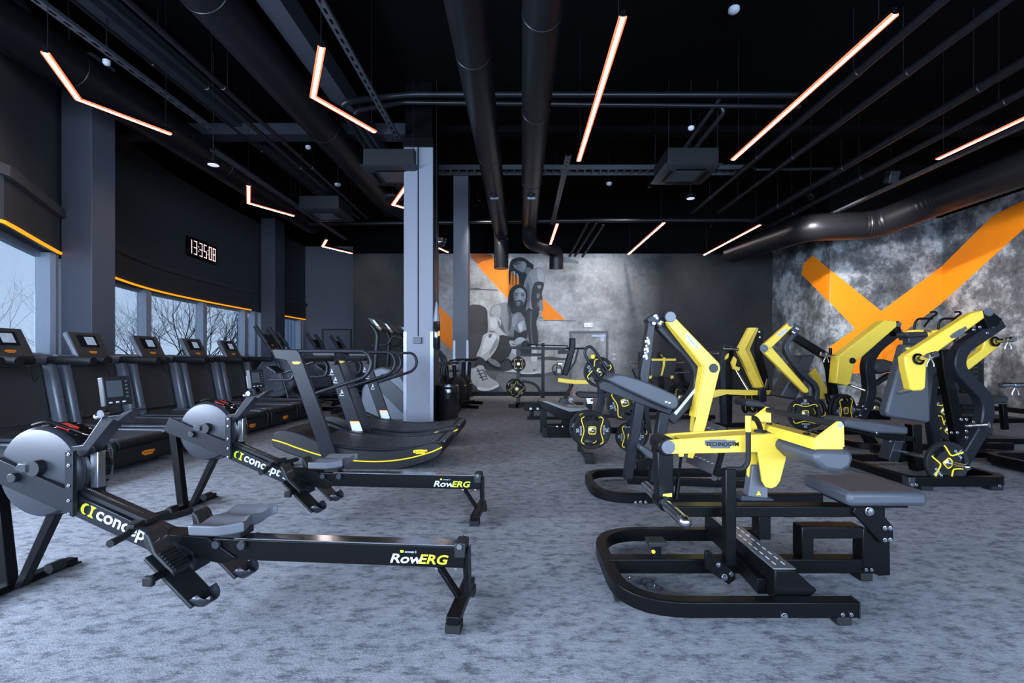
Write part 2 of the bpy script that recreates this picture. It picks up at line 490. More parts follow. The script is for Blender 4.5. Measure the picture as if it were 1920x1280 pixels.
# glazing: panes between mullions, positions along the wall found from the photo
def wall_y(px):
    k = (px - CX) / FPX
    for a, b in zip(LS, LS[1:]):
        fa, fb = a[0] - k*a[1], b[0] - k*b[1]
        if fa * fb <= 0 and a[1] > 1:
            t = fa / (fa - fb); return a[1] + (b[1]-a[1])*t
bays = [(1, [-3.8, -1.5, 0.8, 3.2, wall_y(102)], 7.2), (2, [7.6, wall_y(281), wall_y(386), wall_y(463)], 16.2), (3, [16.6, wall_y(566)], 19.7)]
for k, ms, end in bays:
    ms = ms + [end]
    S = off(strip(ms[0], end), 0.16)
    f = Fr('window_%d' % k, 0, 0); structure(f.e)
    mb = MB(); wall_along(mb, S, ZS + 0.03, ZS + 0.09, 0.08); wall_along(mb, S, ZL - 0.07, ZL + 0.02, 0.08); mb.ob('window_frame', FRAMEW, f.e, smooth=False)
    for j, y in enumerate(ms):
        x, _ = lerp_at(min(max(y, -3.95), 19.75)); w = 0.16 if k > 1 else 0.1
        if k == 3: w = 0.1
        mb = MB().box((x - 0.24, y - w/2, ZS + 0.03), (x - 0.02, y + w/2, ZL)); mb.ob('mullion', FRAMEW, f.e, 0.006)
    for a, b in zip(ms, ms[1:]):
        mb = MB(); wall_along(mb, off(strip(a + .05, b - .05), 0.19), ZS + 0.08, ZL - 0.05, 0.008); mb.ob('pane', GLASS, f.e, smooth=False)

PLW = mat('plain_wall_paint', (0.2, 0.212, 0.25), 0.7, 0, .05)
# back wall with the printed mural, recess at its left, shaft at the right, right wall
CONB = concrete('printed_concrete_back', 0.20, 0.42, 0.62, 0, [(-4.9, 0.03), (-3.0, 0.06), (-1.9, 0.9), (1.8, 1.0), (3.2, 0.32), (4.1, 0.04), (7.4, 0.03)], 0.75)  # tone falls to near black at both ends of the wall
CONR = concrete('printed_concrete_side', (0.015, 0.017, 0.02), (0.11, 0.12, 0.13), (0.38, 0.41, 0.43), None, None, 1.25)
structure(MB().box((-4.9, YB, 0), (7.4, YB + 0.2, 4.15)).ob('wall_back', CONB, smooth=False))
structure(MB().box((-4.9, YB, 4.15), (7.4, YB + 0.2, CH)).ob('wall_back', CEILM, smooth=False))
structure(MB().box((-9.3, YR, 0), (-4.9, YR + 0.2, CH)).ob('wall_back', PLW, smooth=False))
structure(MB().box((-4.9, YB + 0.2, 0), (-4.7, YR + 0.2, CH)).ob('wall_back', WALLD, smooth=False))
structure(MB().box((7.33, 11.4, 0), (10.2, YB + 0.2, 4.45)).ob('wall_right', CONR, smooth=False))
structure(MB().box((10.0, -4.0, 0), (10.2, 11.4, 4.45)).ob('wall_right', CONR, smooth=False))
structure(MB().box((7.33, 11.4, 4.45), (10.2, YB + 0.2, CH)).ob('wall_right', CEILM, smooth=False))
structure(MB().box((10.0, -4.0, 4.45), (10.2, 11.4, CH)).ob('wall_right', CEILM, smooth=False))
structure(MB().box((7.30, 11.37, 4.43), (10.0, 11.4, 4.47)).ob('trim_2', BLACK, smooth=False))
structure(MB().box((-1.5, YB - 0.03, 0), (7.33, YB, 0.12)).ob('baseboard_back', BLACK, smooth=False))
structure(MB().box((-1.55, YB - 0.04, 0), (-1.5, YB, 4.2)).ob('trim_3', BLACK, smooth=False))
structure(MB().box((9.97, 1, 0), (10.0, 11.4, 0.1)).ob('baseboard_right', BLACK, smooth=False))
# unseen wall behind the camera with an assumed glazed opening for the fill lamp
mb = MB().box((-6.3, -4.2, 0), (10.2, -4.0, 0.55)).box((-6.3, -4.2, 3.25), (10.2, -4.0, CH)).box((-6.3, -4.2, .55), (-5.6, -4.0, 3.25)).box((7.6, -4.2, .55), (10.2, -4.0, 3.25))
structure(mb.ob('wall_front', WALLD, smooth=False))
f = Fr('window_4', 0, -4.1); structure(f.e)
for i in range(7):
    x = -5.6 + 13.2 * i / 6
    MB().box((x - .05, -.06, .55), (x + .05, .06, 3.25)).ob('mullion', FRAMEW, f.e)
    if i < 6: MB().box((x + .05, -.01, .55), (x + 2.15, .0, 3.25)).ob('pane', GLASS, f.e, smooth=False)

# doors
def door(n, x0, x1, y, zt, m, trimm, gl=False):
    f = Fr('door_%d' % n, (x0 + x1)/2, y); structure(f.e); w = (x1 - x0)/2
    MB().box((-w, -0.03, 0), (w, 0, zt)).ob('door_leaf', m, f.e, 0.004)
    MB().box((-w-.06, -.05, 0), (-w, 0, zt+.06)).box((w, -.05, 0), (w+.06, 0, zt+.06)).box((-w, -.05, zt), (w, 0, zt+.06)).ob('door_frame', trimm, f.e, 0.003)
    return f, w
FR2 = mat('door_frame_grey', (0.1, 0.105, 0.115), 0.5)
f, w = door(1, W(1072,0,YB).x, W(1136,0,YB).x, YB - 0.001, W(0,624,YB).z, concrete('printed_concrete_door', 0.16, 0.28, 0.4, None, None, 1.5), FR2)
MB().box((w-.42, -.05, W(0,628,YB).z - .05), (w-.02, -.03, W(0,628,YB).z)).ob('door_closer', GUARD, f.e)
MB().box((w-.16, -.04, W(0,637,YB).z - .05), (w-.06, -.03, W(0,637,YB).z + .1)).ob('door_sign', WHT, f.e)
DW = mat('plain_door_paint', (0.17, 0.18, 0.215), 0.5)
f, w = door(2, W(607,0,YR).x, W(657,0,YR).x, YR - 0.001, W(0,619,YR).z, DW, WALLD)
MB().tube([(w-.1,-.03,1.05),(w-.1,-.09,1.05),(w-.22,-.09,1.05)], .012).ob('door_handle', CHR, f.e)

# exit sign, switches on the back wall
f = Fr('exit_sign', W(1103,0,YB).x, YB - .001, 0, 'small white exit sign above the concrete-print door', 'sign', z=W(0,609,YB).z)
MB().box((-.13,-.03,-.07),(.13,0,.07)).ob('housing', WHT, f.e, .004)
EX = mat('exit_panel', (.5,.56,.55), .4, emit=(.8,.9,.88), estr=.5)
MB().box((-.115,-.034,-.055),(.115,-.03,.055)).ob('panel', EX, f.e)
MB().prism([(.03,-.036,-.01),(.07,-.036,-.01),(.07,-.036,-.03),(.1,-.036,0),(.07,-.036,.03),(.07,-.036,.01),(.03,-.036,.01)],(0,-.001,0)).ob('arrow', GUARD, f.e)
MB().sphere((-.05,-.036,.03),.012).prism([(-.08,-.036,-.04),(-.065,-.036,-.04),(-.05,-.036,-.01),(-.035,-.036,-.04),(-.02,-.036,-.035),(-.04,-.036,.015),(-.06,-.036,.015)],(0,-.001,0)).ob('running_figure', GUARD, f.e)
for y_, t_ in ((664, 'upper'), (673, 'lower')):
    o = MB().box((-.05,-.02,-.03),(.05,0,.03)).ob('wall_switch', WHT, None, .003); o.location = (W(1151,0,YB).x, YB-.001, W(0,y_,YB).z)
    tag(o, t_ + ' of the two small white wall switches right of the concrete-print door', 'switch', 'wall switches')

# ---------------- printed figures and graphics on the walls ----------------
def gm(v, name=None):
    return mat('print_grey_%03d' % int(v*1000), (v*.95, v, v*1.04), 0.7, 0, 0.18, nscale=7)
OP = mat('print_orange', (1.0, 0.24, 0.005), 0.7, 0, 0.12, nscale=3)
OPD = mat('print_orange_dark', (0.45, 0.10, 0.005), 0.7, 0, 0.3, nscale=3)
ZX, ZY = 860, 460
def flat_fig(name, polys, parent, y0, label=None):
    mb = MB(); mats = []; layer = 0
    for (v, pts, sm) in polys:
        m = gm(v) if not isinstance(v, bpy.types.Material) else v
        if m not in mats: mats.append(m)
        layer += 1; y = y0 - 0.0007 * layer
        P = [W(ZX + a/4.414, ZY + b/4.414, YB) for a, b in pts]
        P = [V((p.x, y, p.z)) for p in P]
        if sm: P = cr(P, 4, True)
        mb.add(P, [list(range(len(P)))[::-1]], mats.index(m))
    me = mb.ob(name, mats, parent, smooth=False, fix=False)
    if label: me['label'] = label
    return me
mur = Fr('wall_mural', 0, 0, 0, 'large grey photo mural of two athletes on the concrete-print back wall', 'mural')
flat_fig('orange_band', [
 (OP, [(105,85),(180,72),(262,78),(300,120),(380,180),(470,250),(525,300),(522,335),(440,440),(405,440),(300,325),(190,205)], 0),
 (OPD, [(100,82),(135,68),(262,76),(275,110),(200,130),(150,150)], 1),
 (OP, [(698,438),(884,616),(672,616)], 0)], mur.e, YB-.002)
mb = MB(); mb.add([V((p.x, YB-.004, p.z)) for p in [W(a,b,YB) for a,b in [(800,552),(816,566),(848,599),(848,657),(820,632),(800,612)]]], [list(range(6))[::-1]])
mb.ob('orange_band', OP, mur.e, smooth=False, fix=False)
flat_fig('background_shapes', [
 (.035, [(85,520),(150,490),(225,520),(240,600),(230,740),(120,770),(85,760)], 1),
 (.05, [(80,760),(200,740),(230,800),(180,900),(130,1000),(82,1010)], 1),
 (.03, [(215,960),(330,930),(450,950),(470,1010),(350,1045),(215,1020)], 1),
 (.10, [(80,1010),(300,1040),(700,1060),(970,1000),(970,1240),(80,1240)], 0),
 (.15, [(330,1060),(690,1090),(960,1030),(960,1180),(500,1230),(360,1180)], 1),
 (.05, [(80,358),(150,350),(200,362),(320,366),(320,372),(150,368),(80,366)], 0),
 (.06, [(640,925),(760,918),(860,932),(970,925),(970,945),(800,950),(650,940)], 0),
 (.09, [(660,616),(970,622),(970,627),(660,621)], 0)], mur.e, YB-.006)
flat_fig('printed_woman', [
 (.012, [(425,140),(470,105),(530,100),(590,140),(620,165),(612,205),(570,260),(545,330),(505,320),(490,240),(440,215),(425,330),(414,260)], 1),
 (.012, [(445,200),(455,200),(452,330),(446,330)], 0), (.012, [(468,215),(480,215),(478,345),(472,345)], 0), (.012, [(500,230),(520,232),(505,330),(498,330)], 0),
 (.2, [(452,160),(470,142),(505,134),(545,135),(562,160),(556,200),(533,224),(500,212),(465,190)], 1),
 (.06, [(455,150),(480,140),(510,150),(490,160),(465,165)], 1), (.05, [(480,172),(500,180),(498,186),(478,180)], 0), (.05, [(470,190),(488,197),(484,202),(470,196)], 0),
 (.28, [(520,140),(548,140),(556,170),(545,200),(528,190)], 1),
 (.14, [(545,195),(575,180),(610,205),(590,235),(560,240)], 1),
 (.24, [(590,215),(640,182),(690,190),(708,230),(706,318),(640,312),(610,400),(605,520),(565,510),(545,440),(540,330),(565,250)], 1),
 (.36, [(650,190),(690,200),(704,240),(702,300),(670,300),(650,240)], 1),
 (.12, [(560,330),(580,320),(590,420),(585,510),(568,505)], 1),
 (.03, [(628,310),(704,312),(688,400),(692,450),(668,545),(612,525),(600,430)], 1),
 (.2, [(655,330),(685,335),(672,360),(655,350)], 1), (.16, [(648,400),(672,405),(662,440),(645,430)], 1), (.12, [(650,470),(668,470),(660,510),(648,505)], 1),
 (.22, [(670,450),(695,470),(700,530),(680,545),(668,520)], 1),
 (.3, [(652,550),(672,545),(690,575),(702,618),(690,630),(668,618),(655,590)], 1), (.06, [(668,590),(700,600),(698,606),(668,598)], 0),
 (.028, [(570,520),(610,530),(660,545),(662,580),(642,640),(655,730),(652,832),(592,836),(580,760),(562,680),(550,600)], 1),
 (.09, [(590,560),(606,560),(604,700),(618,820),(606,820),(592,700)], 1),
 (.5, [(598,834),(638,834),(648,960),(602,962)], 1),
 (.35, [(508,1052),(530,1010),(570,975),(600,958),(648,966),(660,1020),(655,1052),(580,1066)], 1),
 (.55, [(510,1046),(580,1054),(656,1040),(655,1056),(580,1068),(512,1058)], 1),
 (.03, [(615,1018),(628,1030),(650,1014),(630,1038),(618,1036)], 0)], mur.e, YB-.012)
flat_fig('printed_man', [
 (.012, [(408,470),(418,390),(445,345),(490,325),(540,342),(568,390),(566,450),(552,540),(505,562),(440,550),(400,500)], 1),
 (.27, [(456,400),(472,368),(505,352),(540,370),(556,410),(550,455),(528,495),(492,512),(462,480)], 1),
 (.14, [(456,400),(470,380),(476,440),(470,475),(460,465)], 1),
 (.38, [(500,360),(530,370),(535,390),(505,385)], 1),
 (.02, [(466,398),(492,396),(492,402),(468,405)], 0), (.02, [(515,400),(545,402),(544,408),(516,406)], 0),
 (.03, [(472,410),(490,409),(488,417),(474,416)], 1), (.03, [(520,414),(540,415),(538,422),(522,420)], 1),
 (.40, [(502,410),(512,412),(516,445),(500,448)], 1),
 (.05, [(458,455),(478,462),(505,452),(530,465),(536,480),(515,508),(490,514),(466,492)], 1),
 (.22, [(482,470),(510,468),(512,478),(484,480)], 1), (.16, [(478,484),(506,482),(500,500),(484,498)], 1),
 (.02, [(415,480),(460,495),(505,525),(540,500),(556,540),(540,600),(480,570),(440,560)], 1),
 (.19, [(268,522),(300,492),(345,480),(395,472),(425,520),(440,570),(500,552),(535,590),(545,632),(490,650),(462,690),(455,735),(400,745),(360,690),(338,655),(300,600),(262,590)], 1),
 (.3, [(285,515),(330,492),(350,520),(340,600),(300,590),(270,560)], 1),
 (.09, [(395,490),(415,500),(440,600),(425,700),(410,690),(420,600)], 1), (.27, [(450,590),(490,575),(480,640),(450,680),(440,640)], 1),
 (.08, [(340,600),(356,620),(380,700),(400,740),(370,705),(345,660)], 1),
 (.38, [(250,600),(300,590),(345,610),(352,650),(345,690),(400,745),(455,790),(450,825),(420,815),(350,765),(295,712),(258,702),(250,650)], 1),
 (.5, [(262,615),(300,605),(318,640),(312,690),(275,680)], 1), (.16, [(325,625),(345,640),(346,685),(330,672)], 1), (.2, [(300,710),(350,750),(420,800),(415,812),(350,768),(296,722)], 1),
 (.36, [(487,655),(530,625),(546,632),(535,690),(520,725),(503,715)], 1),
 (.5, [(495,662),(520,645),(522,700),(508,705)], 1),
 (.02, [(345,745),(450,760),(460,700),(500,725),(560,700),(565,760),(540,780),(470,800),(430,900),(340,960),(270,960),(290,860)], 1),
 (.37, [(455,800),(495,762),(545,768),(548,788),(500,820),(480,850),(465,925),(420,935),(440,860)], 1),
 (.33, [(420,790),(460,790),(482,812),(475,850),(445,850),(428,825)], 1), (.07, [(440,812),(474,822),(472,828),(440,820)], 0),
 (.4, [(205,745),(250,722),(300,722),(335,748),(332,800),(298,880),(225,955),(150,925),(175,850),(190,800)], 1),
 (.55, [(225,760),(270,735),(310,745),(300,800),(240,880),(190,910),(200,840)], 1),
 (.22, [(300,790),(328,770),(318,830),(270,890),(255,890)], 1), (.12, [(250,740),(275,732),(270,760),(250,765)], 1),
 (.02, [(158,918),(220,950),(208,1010),(130,1032),(135,970)], 1),
 (.02, [(540,790),(580,800),(600,890),(520,900),(515,830)], 1),
 (.16, [(240,940),(300,945),(345,985),(330,1005),(270,980)], 1), (.25, [(430,890),(490,920),(470,960),(420,940)], 1),
 (.4, [(80,1030),(140,1010),(165,992),(208,998),(222,1050),(265,1095),(322,1130),(328,1165),(250,1195),(160,1190),(82,1120)], 1),
 (.06, [(78,1040),(100,1060),(110,1130),(165,1180),(150,1195),(80,1140)], 1),
 (.62, [(160,1168),(250,1180),(325,1150),(326,1170),(250,1200),(170,1196)], 1),
 (.03, [(150,1040),(200,1025),(203,1030),(152,1047)], 0), (.03, [(160,1065),(212,1050),(215,1056),(162,1072)], 0), (.03, [(172,1090),(228,1078),(230,1084),(175,1097)], 0), (.03, [(195,1110),(245,1096),(247,1102),(198,1117)], 0),
 (.03, [(150,1015),(160,1015),(205,1110),(196,1110)], 0), (.03, [(200,1025),(207,1025),(240,1090),(232,1092)], 0)], mur.e, YB-.042)

# orange cross painted over shaft and right wall
gx = Fr('wall_graphic', 0, 0, 0, 'huge orange cross painted on the mottled concrete right wall', 'wall painting')
def onwall(pts, plane, c, m, name='orange_stripe'):
    P = []
    for a, b in pts:
        if plane == 'y': p = W(a, b, c); P.append(V((p.x, c - .006, p.z)))
        else:
            Y = c * FPX / (a - CX); p = W(a, b, Y); P.append(V((c - .006 if c > 8 else c - .006, p.y, p.z)))
    mb = MB(); mb.add(P, [list(range(len(P)))])
    return mb.ob(name, m, gx.e, smooth=False, fix=False)
OX = mat('painted_orange', (1.0, 0.25, 0.0), 0.6, 0, 0.12, nscale=2.5)
onwall([(1503,514),(1508,492),(1525,479),(1556,505),(1556,567)], 'x', 7.33, OX)
onwall([(1556,505),(1652,583),(1767,498),(1767,567),(1698,620),(1712,660),(1705,700),(1560,700),(1552,652),(1603,616),(1556,567)], 'y', 11.4, OX)
onwall([(1767,498),(1860,406),(1896,387),(1990,345),(1990,360),(1920,429),(1767,567)], 'x', 10.0, OX)

# ---------------- columns ----------------
COLD2 = mat('column_paint_mid', (0.085, 0.09, 0.115), 0.5, 0.0, 0.05)
def column(x0, x1, y0, y1, z1, label, m=COLM, guards=True, top=None):
    f = Fr('column', (x0+x1)/2, (y0+y1)/2, 0, label, 'column', 'square columns')
    w, d = (x1-x0)/2, (y1-y0)/2
    MB().box((-w,-d,0),(w,d,z1)).ob('shaft', m, f.e, .008)
    if z1 < CH: MB().box((-w+.02,-d+.02,z1),(w-.02,d-.02,CH)).ob('dark_head', CEILM, f.e)
    if guards:
        for s in (-1, 1):
            MB().box((s*w-.004 if s<0 else w-.05, -d-.006, .02),(-w+.05 if s<0 else w+.006, -d, 1.55)).ob('corner_guard', GUARD, f.e)
    return f
column(-6.9, -6.44, 7.2, 7.62, CH, 'square grey column left of the digital clock', COLD2, False)
column(-8.56, -8.1, 15.8, 16.45, CH, 'distant square column at the right end of the tree-view windows', COLD2, False)
cc = column(W(757,0,8).x, W(812,0,8).x, 8.0, 8.49, 4.75, 'tall blue-grey central column behind the curved treadmills')
cw = (W(812,0,8).x - W(757,0,8).x)/2
MB().tube([cc.p(784,262,-.25),cc.p(784,630,-.25)], .009, 8).ob('cable', BLACK, cc.e)
MB().box(tuple(cc.p(776,644,-.245)), tuple(cc.p(790,632,-.29))).ob('socket_box', GREYM, cc.e, .004)
MB().box((-cw-.01,-.27,4.62),(cw+.01,.255,4.78)).ob('black_collar', BLACK, cc.e, .004)
MB().box((cw,-.25,0),(cw+.02,.2,4.7)).ob('side_channel', BLACK, cc.e, .004)
column(W(850,0,12.1).x, W(878,0,12.1).x, 12.1, 12.48, CH, 'slim grey column beside the photo mural', COLD2)
# camera dome on central column
f = Fr('dome_camera', W(822,0,8).x+.02, 8.1, 0, 'small black dome camera on the side of the central column', 'camera', z=W(0,447,8).z)
MB().lathe((0,0,0),(0,0,-1),[(.001,-.02),(.09,-.02),(.09,.03),(.075,.04),(.07,.07),(.045,.11),(.001,.125)],24).ob('dome', GLOSSB, f.e)
MB().box((-.1,-.03,-.01),(.0,.03,.03)).ob('bracket', BLACK, f.e)

# ---------------- digital clock ----------------
ya, yb = wall_y(346), wall_y(401)
pa, pb = V((*lerp_at(ya),0)), V((*lerp_at(yb),0))
ang = math.degrees(math.atan2((pb-pa).y, (pb-pa).x))
mid = (pa+pb)/2; zc = W(0,470,mid.y).z
f = Fr('digital_clock', mid.x+.03, mid.y, ang, 'black digital wall clock reading 13:35:08 above the window band', 'clock', z=zc)
L = (pb-pa).length/2; hh = .26
MB().box((-L,-.05,-hh),(L,0,hh)).ob('case', BLACK, f.e, .01)
MB().box((-L+.02,-.055,-hh+.04),(L-.02,-.05,hh-.04)).ob('display', SCRN, f.e)
SEG = mat('clock_segments', (1,.8,.75), .5, emit=(1,.72,.68), estr=1.15)
SEGS = {'0':'abcdef','1':'bc','3':'abcdg','5':'acdfg','8':'abcdefg'}
cw_, chh = L*2*.082, .17
xs = [-.93,-.60,-.24,.06,.42,.71]
for ch, x in zip('133508', xs):
    mb = MB(); cx = x*L + cw_*.5; t = .022
    for sgm in SEGS[ch]:
        a, b = {'a':((-1,1),(1,1)),'b':((1,1),(1,0)),'c':((1,0),(1,-1)),'d':((-1,-1),(1,-1)),'e':((-1,0),(-1,-1)),'f':((-1,1),(-1,0)),'g':((-1,0),(1,0))}[sgm]
        x0, x1 = sorted((a[0],b[0])); z0, z1 = sorted((a[1],b[1]))
        mb.box((cx+x0*cw_*.5-t/2, -.06, z0*chh-t/2),(cx+x1*cw_*.5+t/2,-.056, z1*chh+t/2))
    mb.ob('digit', SEG, f.e, smooth=False)
for x in (-.31,.33):
    mb = MB()
    for z in (-.06,.06): mb.box((x*L-.012,-.06,z-.014),(x*L+.012,-.056,z+.014))
    mb.ob('colon', SEG, f.e, smooth=False)
# ---------------- ceiling: light lines ----------------
ZLED = 4.0
def fzw(px, py, z):
    Y = (HC - z) * FPX / (py - CY); return V(((px - CX)/FPX*Y, Y, z))
def led(pts, label, w=0.028):
    P = [fzw(a, b, ZLED) for a, b in pts]
    f = Fr('linear_light', P[0].x, P[0].y, 0, label, 'ceiling light', 'suspended light lines', z=ZLED)
    Q = [p - P[0] for p in P]
    MB().rect([q + V((0,0,.035)) for q in Q], .06, w+.012, (0,0,1)).ob('housing', BLACK, f.e)
    MB().rect([q for q in Q], .008, w, (0,0,1)).ob('diffuser', LED, f.e, smooth=False)
    for s in (-1, 1):
        o = MB().sweep(Q, [(-.004, s*(w/2+.004)),(-.004, s*(w/2+.02)),(.014, s*(w/2+.02)),(.014, s*(w/2+.004))], (0,0,1)).ob('halo_lip', LEDR, f.e, smooth=False)  # added glowing lip, stands for the halo beside the diffuser
    for q in (Q[0], Q[-1]):
        q2 = q.lerp(Q[1] if q is Q[0] else Q[-2], .06)
        MB().cyl(q2 + V((0,0,.06)), q2 + V((0,0,CH-ZLED-.01)), .003, 6).ob('wire', PIPE, f.e)
    return f
led([(85,100),(147,187),(320,252)], 'bent light line nearest the window wall, left end in the upper left corner')
led([(603,90),(587,182),(703,248)], 'large bent light line just left of the central column head')
led([(466,349),(466,381),(551,405)], 'bent light line right of the digital clock, above the window band')
led([(612,450),(605,462),(660,475)], 'smallest bent light line, far back above the plain door')
led([(762,349),(737,384),(758,390)], 'bent light line partly hidden by the central column')
led([(800,455),(840,473)], 'short light line seen between the central and slim columns')
led([(1168,33),(1085,302)], 'straight light line right of the two round ducts, nearly upright in view')
led([(1678,28),(1374,300)], 'longest straight diagonal light line above the yellow machines')
led([(1990,190),(1758,299)], 'straight light line at the right edge over the right wall duct')
led([(1245,418),(1178,477)], 'short straight light line over the dark part of the back wall')
led([(1425,422),(1320,478)], 'straight light line below the bent duct near the orange cross')
led([(1045,420),(1032,458)], 'tiny upright light line beside the end of the right round duct')

# ---------------- ceiling: beams, ducts, pipes ----------------
def vis(name, mb, m, label, cat, group=None, bevel=0): return tag(mb.ob(name, m, None, bevel), label, cat, group)
vis('ceiling_beam', MB().box((-8.6,8.6,5.12),(-1.97,8.9,5.32)), BEAMM, 'grey steel crossbeam meeting the central column from the left', 'beam')
vis('ceiling_beam', MB().box((-1.47,8.6,5.16),(9.9,8.8,5.28)), CEILM, 'dark crossbeam right of the central column', 'beam')  # right half of one beam, coloured black for the unlit side of the ceiling
for x, w, z, t in ((-2.75,.26,5.0,'brightest one passing behind the bent light line by the column'),(-3.75,.3,5.2,'wide one left of the brightest beam'),(-5.1,.2,5.25,'nearest the window wall')):
    vis('ceiling_beam', MB().box((x-w/2,-3.9,z),(x+w/2,13.9,z+.3)), BEAMM if x < 0 else CEILM, 'long ceiling beam, ' + t, 'beam', 'long ceiling beams')
def corr(mb, pts, r, seg=24, rib=.1, amp=.006):
    P = [V(p) for p in pts]; Q = []; rr = []
    for a, b in zip(P, P[1:]):
        n = max(1, int((b-a).length / rib))
        for i in range(n):
            Q += [a.lerp(b, i/n), a.lerp(b, (i+.5)/n)]; rr += [r-amp, r+amp]
    Q.append(P[-1]); rr.append(r)
    mb.tube(Q, rr, seg); return mb
ZD = 4.42
def ductline(name, label, pts, r, clamps, corrugated=True):
    f = Fr(name, pts[0][0], 0, 0, label, 'duct', 'round air ducts'); O = V((pts[0][0],0,0))
    Q = [V(p)-O for p in pts]
    Q = [Q[0]] + fil(Q, .3, 6)[1:]
    mb = MB(); (corr(mb, Q, r) if corrugated else mb.tube(Q, r, 28)); mb.ob('duct_run', DUCT, f.e)
    for y in clamps:
        MB().lathe((Q[0].x, y, Q[0].z), (0,1,0), [(r,-.02),(r+.006,-.015),(r+.006,.015),(r,.02)], 28).ob('joint_ring', DUCT, f.e)
        MB().box((Q[0].x-.01,y-.01,Q[0].z+r),(Q[0].x+.01,y+.01,CH)).ob('hanger', PIPE, f.e)
    return f
xl, xr_ = W(882,0,1).x*0, 0
d1 = ductline('air_duct', 'left of the two parallel round ducts above the aisle, finely ribbed', [(-.52,-3.8,ZD),(-.52,12.6,ZD),(-.52,12.6,3.45)], .19, [5.2,7.8,10.4])
d2 = ductline('air_duct', 'right of the two parallel round ducts above the aisle, with an elbow at the mural', [(.2,-3.8,ZD),(.2,11.7,ZD),(.2,11.9,4.0),(.95,12.9,3.98),(.95,12.95,3.5)], .19, [4.6,6.4,8.9], False)
for d, x in ((d1,0),(d2,0)):
    c = (x, 9.2, ZD-.19)
    MB().lathe(c,(0,0,-1),[(.001,-.01),(.07,-.01),(.07,.02),(.03,.03),(.001,.03)],20).ob('damper_cap', SATIN, d.e)
    MB().box((x-.075,9.35,ZD-.2),(x+.075,9.42,ZD-.185)).ob('sticker', mat('pale_sticker',(.35,.5,.68),.5), d.e)
f = ductline('air_duct', 'large ribbed duct running along the window wall at upper left', [(-5.65,-3.8,4.75),(-5.65,13,4.75)], .27, [6,9,12])
f = ductline('air_duct', 'big smooth duct between the pipes and the brightest beam', [(-3.3,-3.8,4.95),(-3.3,11.5,4.95),(-2.6,12.3,4.7)], .26, [5,8], False)
f = ductline('air_duct', 'big round duct stepping along the right wall in three bends', [(7.9,-3.8,4.05),(7.75,8.9,4.05),(7.35,9.95,3.86),(6.0,10.05,3.84),(5.7,12.9,3.95)], .28, [4,7])
for (x, z, r, y1, t) in ((-4.05,4.6,.032,12,'left of the thin pair over the treadmills'),(-3.84,4.6,.032,12,'right of the thin pair over the treadmills'),
    (5.92,4.6,.06,12.3,'thick pale pipe passing above the right edge light line'),(6.25,4.42,.045,12.3,'thin pipe just below the thick pale pipe'),
    (4.35,4.8,.05,12.2,'left of the pair right of the long diagonal light line'),(5.0,4.8,.05,12.2,'right of the pair right of the long diagonal light line'),
    (-4.75,4.9,.02,12,'thin conduit beside the perforated tray')):
    f = Fr('ceiling_pipe', x, 0, 0, 'long black ceiling pipe, ' + t, 'pipe', 'long ceiling pipes')
    MB().tube([(0,-3.8,z),(0,y1,z)], r, 14).ob('pipe_run', PIPE, f.e)
    for y in (3.6, 6.2, 8.8, 11.0):
        if y > y1: continue
        MB().lathe((0,y,z),(0,1,0),[(r,-.03),(r+.008,-.025),(r+.008,.025),(r,.03)],16).ob('coupling', PIPE, f.e)
        MB().cyl((0,y+.08,z),(0,y+.08,CH),.005,6).ob('hanger_rod', PIPE, f.e)
# cross pipes near the column head
vis('ceiling_pipe', MB().tube(fil([W(690,282,8.3),W(641,205,7.2),W(645,192,7.1),W(720,182,7.5),W(775,177,7.6),W(1500,178,7.6)],.15,5), .045, 14), PIPE, 'upper cross pipe running from the ceiling cassette past the column head', 'pipe')
vis('ceiling_pipe', MB().tube(fil([W(708,285,8.3),W(662,218,7.3),W(668,208,7.3),W(755,192,7.7),W(1500,200,7.8)],.12,5), .035, 14), PIPE, 'lower cross pipe running from the ceiling cassette past the column head', 'pipe')
vis('ceiling_pipe', MB().tube([W(560,420,12.4),W(755,418,12.4),W(1110,413,12.3),W(1415,413,12.3)], .05, 14), PIPE, 'far cross pipe above the mural reaching the bent duct', 'pipe')
for i, (a, b, t) in enumerate((((1105,412),(1068,480),'left'),((1118,418),(1078,480),'middle'),((1131,422),(1092,481),'right'))):
    vis('wall_pipe', MB().tube(fil([W(a[0],a[1],12.3),W(b[0],b[1],13.7)],.1), .035, 12), PIPE, t + ' of the three short pipes dropping to the back wall', 'pipe', 'three dropping pipes')
vis('ceiling_pipe', MB().tube(fil([W(1275,290,8.6),W(1352,182,7.7),W(1356,176,7.6)],.05), .035, 12), PIPE, 'left riser from the right ceiling cassette to the cross pipes', 'pipe')
vis('ceiling_pipe', MB().tube(fil([W(1292,292,8.6),W(1358,210,7.8),W(1350,196,7.8)],.05), .035, 12), PIPE, 'right riser from the right ceiling cassette to the cross pipes', 'pipe')
vis('ceiling_pipe', MB().tube(fil([W(1410,312,9.6),W(1418,318,9.5),W(1560,316,9.5)],.05), .03, 12), PIPE, 'short side pipe branching below the long diagonal light line', 'pipe')
TRAY = mat('cable_tray', (0.07,0.075,0.09), .45, .5)
def tray(x, z, y0, y1, label):
    f = Fr('cable_tray', x, y0, 0, label, 'cable tray', 'perforated trays'); L = y1-y0
    MB().box((-.04,0,z),(.04,L,z+.004)).box((-.044,0,z),(-.04,L,z+.04)).box((.04,0,z),(.044,L,z+.04)).ob('tray', TRAY, f.e)
    mb = MB(); n = int(L/.16)
    for i in range(n): mb.box((-.014,i*.16+.03,z-.0015),(.014,i*.16+.11,z))
    mb.ob('slots', BLACK, f.e, smooth=False)
